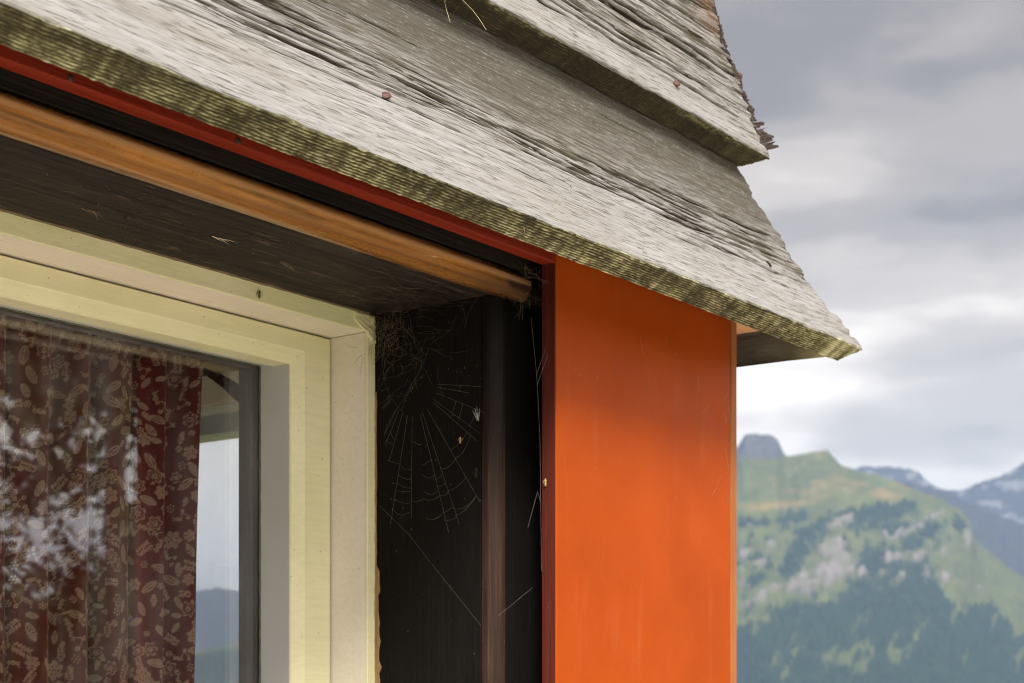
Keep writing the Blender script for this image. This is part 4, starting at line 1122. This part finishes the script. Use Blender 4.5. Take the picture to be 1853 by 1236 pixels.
# ================================================================== curtain
def curtain():
    rng = np.random.default_rng(21)
    xs = np.concatenate([np.linspace(0.40, 0.80, 60)[:-1], np.arange(0.80, 1.1275, 0.00062)])
    zs = np.concatenate([np.linspace(-0.72, -0.05, 30)[:-1], np.arange(-0.05, 0.352, 0.00105)])
    Xg, Zg = np.meshgrid(xs, zs, indexing='ij')
    sway = 0.006 * vn(Xg * 9, Zg * 2.2, 3) + 0.004 * vn(Zg * 5, 0.4, 5)
    ph = Xg * 2 * np.pi / 0.047 + 1.2 * vn(Xg * 10, 0.5, 6) + 0.35 * vn(Xg * 12, Zg * 3, 7)
    fold = 0.0165 * np.sin(ph) + 0.005 * np.sin(2.3 * ph + 1.0) + 0.003 * vn(Xg * 60, Zg * 6, 8)
    fold = fold * (0.75 + 0.25 * sstep(0.35, 0.0, Zg) if False else 0.8)
    Xd = Xg + sway * 0.5 + 0.0035 * np.cos(ph)
    edge_w = 0.0022 * vn(Zg * 14, 0.2, 10)
    Xd = Xd + edge_w * sstep(1.05, 1.1275, Xg)
    Yd = 1.222 + fold
    # arc length across the cloth
    arc = np.zeros_like(Xd); arc[1:] = np.cumsum(np.hypot(np.diff(Xd, axis=0), np.diff(Yd, axis=0)), 0)
    mid = arc[:, len(zs) // 2][:, None]
    Pq = np.broadcast_to(mid, Xd.shape); Zq = Zg
    pr = np.zeros_like(Xd)
    def near_(cx, cz, r):
        i0, i1 = np.searchsorted(mid[:, 0], [cx - r, cx + r]); j0, j1 = np.searchsorted(zs, [cz - r, cz + r])
        return slice(i0, i1), slice(j0, j1)
    placed = []
    lo = float(np.interp(0.80, xs, mid[:, 0])); hi = float(mid[-1, 0])
    def put(cx, cz, r, kind, a):
        s = near_(cx, cz, r * 1.3)
        if s[0].stop <= s[0].start or s[1].stop <= s[1].start: return
        x_ = Pq[s] - cx; z_ = Zq[s] - cz
        c, sn = math.cos(a), math.sin(a)
        x2 = x_ * c + z_ * sn; z2 = -x_ * sn + z_ * c
        q = np.hypot(x2, z2); th = np.arctan2(z2, x2)
        lw = 0.00058
        def line(d): return 1 - sstep(lw * 0.7, lw * 1.6, np.abs(d))
        if kind == 'flower':
            n = 6 if r < 0.0125 else 8
            rp = r * (0.62 + 0.38 * np.abs(np.cos(n * th / 2)))
            m = np.maximum(line(q - rp), (q < rp) * (q > r * 0.34) * (np.abs(np.sin(n * th / 2)) < 0.93) * (0.85 if int(a * 10) % 2 else 0.0))
            m = np.maximum(m, line(q - r * 0.26)); m = np.maximum(m, (q < r * 0.10) * 1.0)
            spokes = line(np.sin(n * th / 2) * q * 0.6) * (q < rp) * (q > r * 0.3)
            m = np.maximum(m, spokes * 0.8)
        elif kind == 'leaf':
            wv = r * 0.36 * np.clip(1 - (x2 / r) ** 2, 0, 1) ** 0.8
            ins = (np.abs(x2) < r)
            m = np.where(ins, line(np.abs(z2) - wv), 0)
            m = np.maximum(m, np.where(ins, line(z2), 0))
            vein = line((np.mod(x2 + np.abs(z2) * 0.9, r * 0.3) - r * 0.15)) * ins * (np.abs(z2) < wv)
            m = np.maximum(m, vein * 0.75)
            if int(a * 7) % 3 == 0: m = np.maximum(m, ins * (np.abs(z2) < wv) * 0.65)
        elif kind == 'sprig':
            m = line(z2 - 0.15 * r * np.sin(x2 / r * 3)) * (np.abs(x2) < r)
            for k in range(-2, 3):
                for sgn in (-1, 1):
                    xc = k * r * 0.38 + 0.05 * r; zc = sgn * r * 0.30
                    d = np.hypot((x2 - xc) / 1.0 - (z2 - zc) * 0.45 * sgn, (z2 - zc) * 0.75)
                    m = np.maximum(m, 1 - sstep(r * 0.13, r * 0.20, d))
        elif kind == 'vine':
            m = line(z2 - 0.35 * r * np.sin(x2 / r * 4.4)) * (np.abs(x2) < r)
            for k in range(5):
                xc = (-0.8 + 0.4 * k) * r; zc = 0.35 * r * math.sin(xc / r * 4.4) + (0.22 if k % 2 else -0.22) * r
                m = np.maximum(m, line(np.hypot(x2 - xc, z2 - zc) - r * 0.13))
        else:
            m = np.zeros_like(q)
            for k in range(7):
                an = k * 2 * math.pi / 6; rr_ = 0 if k == 6 else r * 0.65
                m = np.maximum(m, 1 - sstep(0.0007, 0.0013, np.hypot(x2 - rr_ * math.cos(an), z2 - rr_ * math.sin(an))))
        pr[s] = np.maximum(pr[s], m)
    kinds = ['flower', 'leaf', 'sprig', 'leaf', 'vine', 'flower', 'dots', 'leaf']
    sizes = {'flower': (0.0054, 0.0088), 'leaf': (0.0052, 0.0095), 'sprig': (0.0065, 0.0102), 'vine': (0.008, 0.012), 'dots': (0.0032, 0.0042)}
    k = 0
    for tr in range(5200):
        kd = kinds[k % len(kinds)]
        r = rng.uniform(*sizes[kd]); cx = rng.uniform(lo, hi); cz = rng.uniform(-0.05, 0.352)
        if all((cx - q[0]) ** 2 + (cz - q[1]) ** 2 > (0.78 * (r + q[2])) ** 2 for q in placed):
            placed.append((cx, cz, r)); put(cx, cz, r, kd, rng.uniform(0, 6.28)); k += 1
    for tr in range(900):
        r = 0.005; cx = rng.uniform(lo, hi); cz = rng.uniform(-0.05, 0.352)
        if all((cx - q[0]) ** 2 + (cz - q[1]) ** 2 > (0.9 * (r + q[2])) ** 2 for q in placed):
            placed.append((cx, cz, r)); put(cx, cz, r, rng.choice(['dots', 'leaf']), rng.uniform(0, 6.28))
    verts = np.stack([Xd, Yd, Zg], -1).reshape(-1, 3)
    n0, n1_ = Xd.shape
    i = np.arange(n0 - 1)[:, None] * n1_; j = np.arange(n1_ - 1)[None]
    q = np.stack([i + j, i + n1_ + j, i + n1_ + j + 1, i + j + 1], -1).reshape(-1, 4)
    o = mesh_np('curtain', verts, q, M_CURT)
    attr(o, 'print', np.clip(pr, 0, 1).reshape(-1))
    tag(o, 'pleated maroon curtain printed with pale flowers and leaves behind the glass', 'curtain')
    return o
curtain()

def cloth_tail():
    top = [(1.224, 0.372), (1.240, 0.374), (1.268, 0.372), (1.300, 0.368)]
    up = [(1.234, 0.361), (1.262, 0.3545), (1.287, 0.349), (1.2985, 0.341), (1.3005, 0.335)]
    lo = [(1.226, 0.3600), (1.247, 0.3490), (1.2675, 0.3400), (1.2800, 0.3310), (1.2935, 0.3235)]
    V = []; F = []
    n = len(up); m = 7
    for i in range(n):
        for j in range(m):
            t = j / (m - 1)
            V.append((up[i][0] + (lo[i][0] - up[i][0]) * t, 1.33 + 0.004 * math.sin(t * 7 + i), up[i][1] + 0.004 * (1 - i / (n - 1)) + (lo[i][1] - up[i][1]) * t))
    for i in range(n - 1):
        for j in range(m - 1): F.append((i * m + j, i * m + j + 1, (i + 1) * m + j + 1, (i + 1) * m + j))
    o = mesh_py('curtain_tail', V, F, mat_flat('plain_maroon_cloth', (0.075, 0.022, 0.022), 0.9), None, 0, True)
    s = o.modifiers.new('thick', 'SOLIDIFY'); s.thickness = 0.0015
    tag(o, 'pointed scrap of maroon cloth hanging in front of the side window', 'cloth')
cloth_tail()

# ================================================================== cobwebs, dust, insects
def jp(y, z, off=0.004): return (UJ - off, y, z)
def sag(a, b, s=0.03, n=8, rng=random):
    a = Vector(a); b = Vector(b); L_ = (b - a).length
    return [a.lerp(b, t / n) + Vector((0, 0, -s * L_ * 4 * (t / n) * (1 - t / n))) for t in range(n + 1)]
def orb():
    rng = random.Random(12)
    yc, zc = 1.005, 0.300
    lines = []
    spokes = []
    ends = []
    for k in range(20):
        a = R(188 + k * 9.0 + rng.uniform(-5, 5))
        # run to the border of the jamb face
        dy, dz = math.cos(a), math.sin(a)
        lim = min((YF - 0.006 - yc) / dy if dy > 0 else 9, (0.922 - yc) / dy if dy < 0 else 9, (0.235) / max(-dz, 0.05))
        spokes.append((dy, dz, min(lim, 0.15) * rng.uniform(0.72, 1.0)))
        if rng.random() < 0.7: lines.append(sag(jp(yc + dy * 0.03, zc + dz * 0.03, 0.010), jp(yc + dy * spokes[-1][2], zc + dz * spokes[-1][2], 0.003), 0.0))
    for ring in range(13):
        r = 0.045 + ring * 0.0082 + rng.uniform(-.001, .001)
        for k in range(len(spokes) - 1):
            if rng.random() < 0.42 + 0.25 * (ring % 3 == 0) + 0.3 * (ring < 4): continue
            a, b = spokes[k], spokes[k + 1]
            if r > a[2] or r > b[2]: continue
            rj = r + rng.uniform(-0.0045, 0.0045)
            lines.append(sag(jp(yc + a[0] * rj, zc + a[1] * rj, 0.006), jp(yc + b[0] * r, zc + b[1] * r, 0.006), rng.uniform(0.02, 0.22), 5))
    o = tubes('cobweb', lines, 0.000045, M_WEB)
    tag(o, 'torn round spider web spread over the black post beside the window', 'cobweb', 'cobwebs on the house')
orb()
def strands(lines, label, rad=0.00012, mat=None):
    o = tubes('cobweb', lines, rad, mat or M_WEB); tag(o, label, 'cobweb', 'cobwebs on the house'); return o
# long thread along the left edge of the orange panel
EX = 1.2396
strands([sag((1.2300, 0.890, 0.352), (1.2330, 0.886, 0.300), 0.0), sag((1.2330, 0.886, 0.300), (1.2385, 0.8862, 0.243), 0.01), sag((1.2385, 0.8862, 0.243), (1.2392, 0.8850, 0.12), 0.0), sag((1.2330, 0.886, 0.300), (1.2395, 0.880, 0.325), 0), sag((1.2335, 0.886, 0.29), (1.2395, 0.878, 0.318), 0)],
        'long silver thread hanging down along the left edge of the orange panel', 0.00008)
# slanting threads across the black post
strands([sag(jp(1.054, 0.1895), jp(1.015, 0.158), 0.0), sag(jp(1.015, 0.158), jp(0.965, 0.106), 0.01), sag(jp(0.965, 0.106), jp(0.930, 0.07), 0.0)], 'single slanting thread low on the black post', 0.00005)
strands([sag((1.2104, 0.930, 0.068), (1.2350, 0.892, 0.105), 0.0)], 'stray thread crossing the brown bead low down', 0.00006)
strands([sag((1.2290, 0.893, 0.160), (1.2360, 0.887, 0.193), 0.0), sag((1.2360, 0.887, 0.193), (1.2375, 0.885, 0.184), 0.0)], 'short bent thread in the dark gap beside the orange panel', 0.00006)
# dusty tangle in the corner of the opening, and under the moulding
def tangle(c, sz, n, label, rad, mat, seed, squeeze=(1, 1, 1)):
    rng = random.Random(seed); lines = []
    for k in range(n):
        p = Vector(c) + Vector((rng.gauss(0, 1) * sz * squeeze[0], rng.gauss(0, 1) * sz * squeeze[1], rng.gauss(0, 1) * sz * squeeze[2]))
        d = Vector((rng.gauss(0, 1) * squeeze[0], rng.gauss(0, 1) * squeeze[1], rng.gauss(0, 1) * squeeze[2])).normalized() * sz * rng.uniform(0.3, 1.1)
        pts = [p]
        for i in range(6):
            d = d + Vector((rng.gauss(0, 1) * squeeze[0], rng.gauss(0, 1) * squeeze[1], rng.gauss(0, 1) * squeeze[2])) * sz * 0.3
            pts.append(pts[-1] + d * 0.25)
        lines.append([Vector((min(q.x, UJ - 0.0004 if q.y > 0.93 else 1.2395), q.y, min(q.z, ZS - 0.0004 if q.y > 0.93 else 0.4))) for q in pts])
    return strands(lines, label, rad, mat)
tangle((1.2040, 1.045, 0.352), 0.012, 110, 'dusty brown cobweb tangle in the upper corner of the opening', 0.00011, M_FUZZ, 2, (0.35, 1, 1.2))
tangle((1.2040, 1.000, 0.340), 0.024, 60, 'thin grey cobweb haze high on the black post', 0.00006, M_FUZZ, 3, (0.15, 1, 0.9))
tangle((1.150, 0.985, 0.3705), 0.020, 50, 'pale dusty threads clinging under the dark beam', 0.00008, M_FUZZ, 4, (1.6, 1, 0.08))
tangle((1.2250, 0.893, 0.378), 0.011, 60, 'grey cobweb clump at the right end of the amber moulding', 0.00009, M_FUZZ, 6, (0.9, 0.5, 1.0))
tangle((0.9, 0.94, 0.3990), 0.005, 18, 'wisp of straw caught under the head board', 0.00014, mat_flat('straw', (0.5, 0.38, 0.2), 0.8), 14, (1.5, 0.4, 0.5)).location = (0.18, -0.058, 0.0)
# faint threads on the orange panel
rng = random.Random(31)
ln = []
for k in range(9):
    x_ = rng.uniform(1.535, 1.578); z_ = rng.choice([rng.uniform(0.22, 0.27), rng.uniform(0.27, 0.34)])
    ln.append(sag((x_, Y0 - 0.0012, z_), (x_ + rng.uniform(-0.014, 0.014), Y0 - 0.0012, z_ - rng.uniform(0.006, 0.022)), rng.uniform(-.1, .1)))
for k in range(7):
    x_ = rng.uniform(1.36, 1.52); z_ = rng.uniform(0.30, 0.385)
    ln.append(sag((x_, Y0 - 0.0012, z_), (x_ + rng.uniform(-0.02, 0.02), Y0 - 0.0012, z_ - rng.uniform(0.004, 0.02)), rng.uniform(-.15, .15)))
strands(ln, 'faint threads stuck to the upper right of the orange panel', 0.00008)['kind'] = 'stuff'
# fluffs on the plank edges
def fluff(c, n, s, seed, label):
    rng = random.Random(seed); lines = []
    for k in range(n):
        p = Vector(c); d = Vector((rng.gauss(0, 1), -abs(rng.gauss(0, 1)) * 0.5, rng.gauss(0, 1))).normalized() * s
        pts = [p]
        for i in range(6):
            d = d + Vector((rng.gauss(0, 1), rng.gauss(0, 1) * 0.3, rng.gauss(0, 1))) * s * 0.5
            pts.append(pts[-1] + d * 0.3)
        lines.append(pts)
    o = tubes('plant_fibre', lines, 0.0002, mat_flat('dry_fibre', (0.48, 0.42, 0.26), 0.8)); tag(o, label, 'plant fibre', 'dry fibres caught on the planks')
fluff((1.062, 0.852, 0.588), 4, 0.012, 3, 'dry curled fibre on the lower edge of the upper plank')
fluff((1.075, 0.784, 0.376), 5, 0.009, 5, 'dry fibres caught on the mossy edge above the head board')

# dust and shed specks clinging to the post
def specks(name, n, region, size, mat, seed, label):
    rng = random.Random(seed); V = []; F = []
    for k in range(n):
        c = Vector(region(rng)); s = size * rng.uniform(0.5, 1.6)
        b = len(V)
        o6 = [Vector((s, 0, 0)), Vector((-s, 0, 0)), Vector((0, s * rng.uniform(.6, 1.8), 0)), Vector((0, -s, 0)), Vector((0, 0, s * rng.uniform(.6, 2))), Vector((0, 0, -s))]
        V += [c + q for q in o6]
        F += [(b, b + 2, b + 4), (b + 2, b + 1, b + 4), (b + 1, b + 3, b + 4), (b + 3, b, b + 4), (b + 2, b, b + 5), (b + 1, b + 2, b + 5), (b + 3, b + 1, b + 5), (b, b + 3, b + 5)]
    o = mesh_py(name, V, F, mat, None, 0, False, 'stuff'); o['label'] = label
M_DUST = mat_flat('pale_dust', (0.26, 0.22, 0.16), 0.9)
specks('dust', 70, lambda r: (UJ - 0.0006, r.uniform(0.93, 1.055), r.uniform(-0.02, 0.36)), 0.00030, M_DUST, 1, 'pale dust specks on the black post')
specks('dust', 60, lambda r: (r.uniform(0.6, 1.2), r.uniform(0.94, 1.05), ZS - 0.0006), 0.00030, M_DUST, 2, 'pale dust specks under the dark beam')
specks('dust', 40, lambda r: (r.uniform(1.26, 1.56), Y0 - 0.0004, r.uniform(-0.02, 0.36)), 0.0003, M_DUST, 3, 'pale specks on the orange panel')
specks('dust', 40, lambda r: (r.uniform(0.6, 1.2), YS - 0.0002 if r.random() < .5 else YF - 0.0002, r.uniform(0.338, 0.352) if False else r.uniform(0.360, 0.371)), 0.0003, mat_flat('dark_speck', (0.05, 0.035, 0.02), 0.9), 4, 'dark specks on the window head')

def husk(label, c, s, mat):
    """small dead insect: abdomen, thorax, head, bent legs, wing"""
    t = thing('insect', label, 'insect', c)
    def ell(name, p, r):
        V = []; F = []; nu, nv_ = 8, 5
        for j in range(nv_ + 1):
            for i in range(nu):
                a = 2 * math.pi * i / nu; b = math.pi * j / nv_
                V.append(Vector(c) + Vector((p[0] + r[0] * math.sin(b) * math.cos(a), p[1] + r[1] * math.sin(b) * math.sin(a), p[2] + r[2] * math.cos(b))) * s)
        for j in range(nv_):
            for i in range(nu): F.append((j * nu + i, j * nu + (i + 1) % nu, (j + 1) * nu + (i + 1) % nu, (j + 1) * nu + i))
        return mesh_py(name, V, F, mat, t, 0, True)
    ell('abdomen', (0, 0, -0.9), (0.38, 0.35, 0.8)); ell('thorax', (0.02, 0, 0.2), (0.36, 0.34, 0.42)); ell('head', (0.1, 0, 0.75), (0.25, 0.25, 0.22))
    for k in range(6):
        sg = -1 if k % 2 else 1; q = (k // 2) * 0.3
        P = [Vector(c) + Vector(v) * s for v in ((0.2 * sg, 0, 0.3 - q), (0.9 * sg, -0.3, 0.5 - q), (1.25 * sg, 0.1, -0.3 - q))]
        tubes('leg', [P], 0.05 * s, mat, t)
husk('small dead fly stuck to the pale head of the window frame', (1.052, YF - 0.0016, 0.3640), 0.0030, mat_flat('fly_brown', (0.10, 0.085, 0.035), 0.7))
husk('tan insect husk hanging in the web on the black post', (1.2035, 0.952, 0.243), 0.0024, mat_flat('husk_tan', (0.42, 0.24, 0.09), 0.7))
husk('black spider like husk against the brown bead', (1.2075, 0.9365, 0.2125), 0.0036, mat_flat('husk_black', (0.006, 0.005, 0.005), 0.5))
husk('yellow husk at the left edge of the orange panel', (1.2385, 0.8800, 0.2020), 0.0028, mat_flat('husk_yellow', (0.45, 0.30, 0.10), 0.7))
def seed_tuft():
    rng = random.Random(2); c = Vector((1.2085, 0.9345, 0.262)); lines = []
    for k in range(13):
        d = Vector((rng.uniform(-.2, .05), rng.uniform(-.25, .55), rng.uniform(0.1, 1.0))).normalized() * rng.uniform(0.003, 0.010)
        lines.append([c - Vector((0, 0, 0.003)), c - Vector((0, 0, 0.003)) + d * 0.5, c + d])
    o = tubes('seed_tuft', lines, 0.00012, mat_flat('white_down', (0.5, 0.5, 0.5), 0.8)); tag(o, 'white downy seed tuft caught on the brown bead', 'seed tuft')
seed_tuft()

# ================================================================== trees across the lawn (mirrored in the glass)
def tree(label, x, y, h, spread, seed, n_leaf, gap):
    rng = np.random.default_rng(seed); rd = random.Random(seed)
    z0 = -1.65
    t = thing('tree', label, 'tree', (x, y, z0))
    bark = mat_flat('bark', (0.09, 0.065, 0.045), 0.9)
    def tubr(name, pts, r0, r1):
        V = []; F = []; s = 8
        for i, p in enumerate(pts):
            tt = i / (len(pts) - 1); r = r0 + (r1 - r0) * tt
            for k in range(s):
                a = 2 * math.pi * k / s; V.append((p[0] + r * math.cos(a), p[1] + r * math.sin(a), p[2]))
        for i in range(len(pts) - 1):
            for k in range(s): F.append((i * s + k, i * s + (k + 1) % s, (i + 1) * s + (k + 1) % s, (i + 1) * s + k))
        return mesh_py(name, V, F, bark, t, 0, True)
    tubr('trunk', [(x + 0.1 * math.sin(k), y + 0.08 * math.cos(k * 1.3), z0 + h * 0.85 * k / 7) for k in range(8)], 0.19, 0.04)
    cl = []
    for k in range(9):
        a = rd.uniform(0, 6.28); zz = z0 + h * rd.uniform(0.28, 0.8); ll = spread * rd.uniform(0.5, 0.95)
        pts = [(x + math.cos(a) * ll * q / 5, y + math.sin(a) * ll * q / 5, zz + 0.25 * ll * (q / 5) ** 1.5) for q in range(6)]
        tubr('limb', pts, 0.06, 0.012)
        cl += pts[2:]
    nc = int(gap)
    cen = []
    while len(cen) < nc:
        p = rng.uniform(-1, 1, 3)
        if (p ** 2).sum() < 1 and (p ** 2).sum() > 0.1:
            cen.append((x + p[0] * spread, y + p[1] * spread, z0 + h * 0.56 + p[2] * h * 0.46))
    cen = np.array(cen)
    ci = rng.integers(0, nc, n_leaf)
    pos = cen[ci] + rng.normal(0, 1, (n_leaf, 3)) * np.array([0.30, 0.30, 0.24]) * spread * 0.27
    s = rng.uniform(0.05, 0.10, n_leaf)
    a = rng.normal(size=(n_leaf, 3)); a /= np.linalg.norm(a, axis=1)[:, None]
    b = np.cross(a, rng.normal(size=(n_leaf, 3))); b /= np.linalg.norm(b, axis=1)[:, None]
    a *= s[:, None]; b *= (s * 0.55)[:, None]
    V = np.stack([pos - a, pos + b, pos + a, pos - b], 1).reshape(-1, 3)
    q = np.arange(n_leaf * 4).reshape(-1, 4)
    M = Mat('leaf_green', rough=0.6, spec=0.3)
    M.color(M.ramp(M.noise(M.co((1, 1, 1)), 3, 3, 0.6), [(0.3, (0.035, 0.055, 0.012)), (0.7, (0.09, 0.11, 0.025))]))
    o = mesh_np('crown', V, q, M.m, t, False)
tree('broad leafy tree across the lawn in front of the window', 9.2, -8.6, 6.2, 2.7, 5, 15000, 62)
tree('slender leafy tree across the lawn further from the house', 14.5, -10.5, 6.4, 2.6, 6, 12000, 52)
tree('bushy tree at the left end of the lawn', 5.4, -9.5, 5.0, 2.4, 8, 12000, 60)

# ================================================================== haze: one closed box of thin air
def haze():
    r = 8600; zb, zt_ = -440, 1130
    v = [(sx * r, sy * r, z_) for sx in (-1, 1) for sy in (-1, 1) for z_ in (zb, zt_)]
    f = [(0, 1, 3, 2), (4, 6, 7, 5), (0, 4, 5, 1), (2, 3, 7, 6), (0, 2, 6, 4), (1, 5, 7, 3)]
    m = bpy.data.materials.new('haze'); m.use_nodes = True
    t = m.node_tree; t.nodes.clear()
    o_ = t.nodes.new('ShaderNodeOutputMaterial'); pv = t.nodes.new('ShaderNodeVolumePrincipled')
    pv.inputs['Color'].default_value = (0.42, 0.63, 1.0, 1)
    pv.inputs['Density'].default_value = 0.000075
    pv.inputs['Anisotropy'].default_value = 0.1
    t.links.new(pv.outputs[0], o_.inputs['Volume'])
    o = mesh_py('haze', v, f, m, None, 0, False, 'stuff')
    o['label'] = 'thin blue mountain air'
haze()
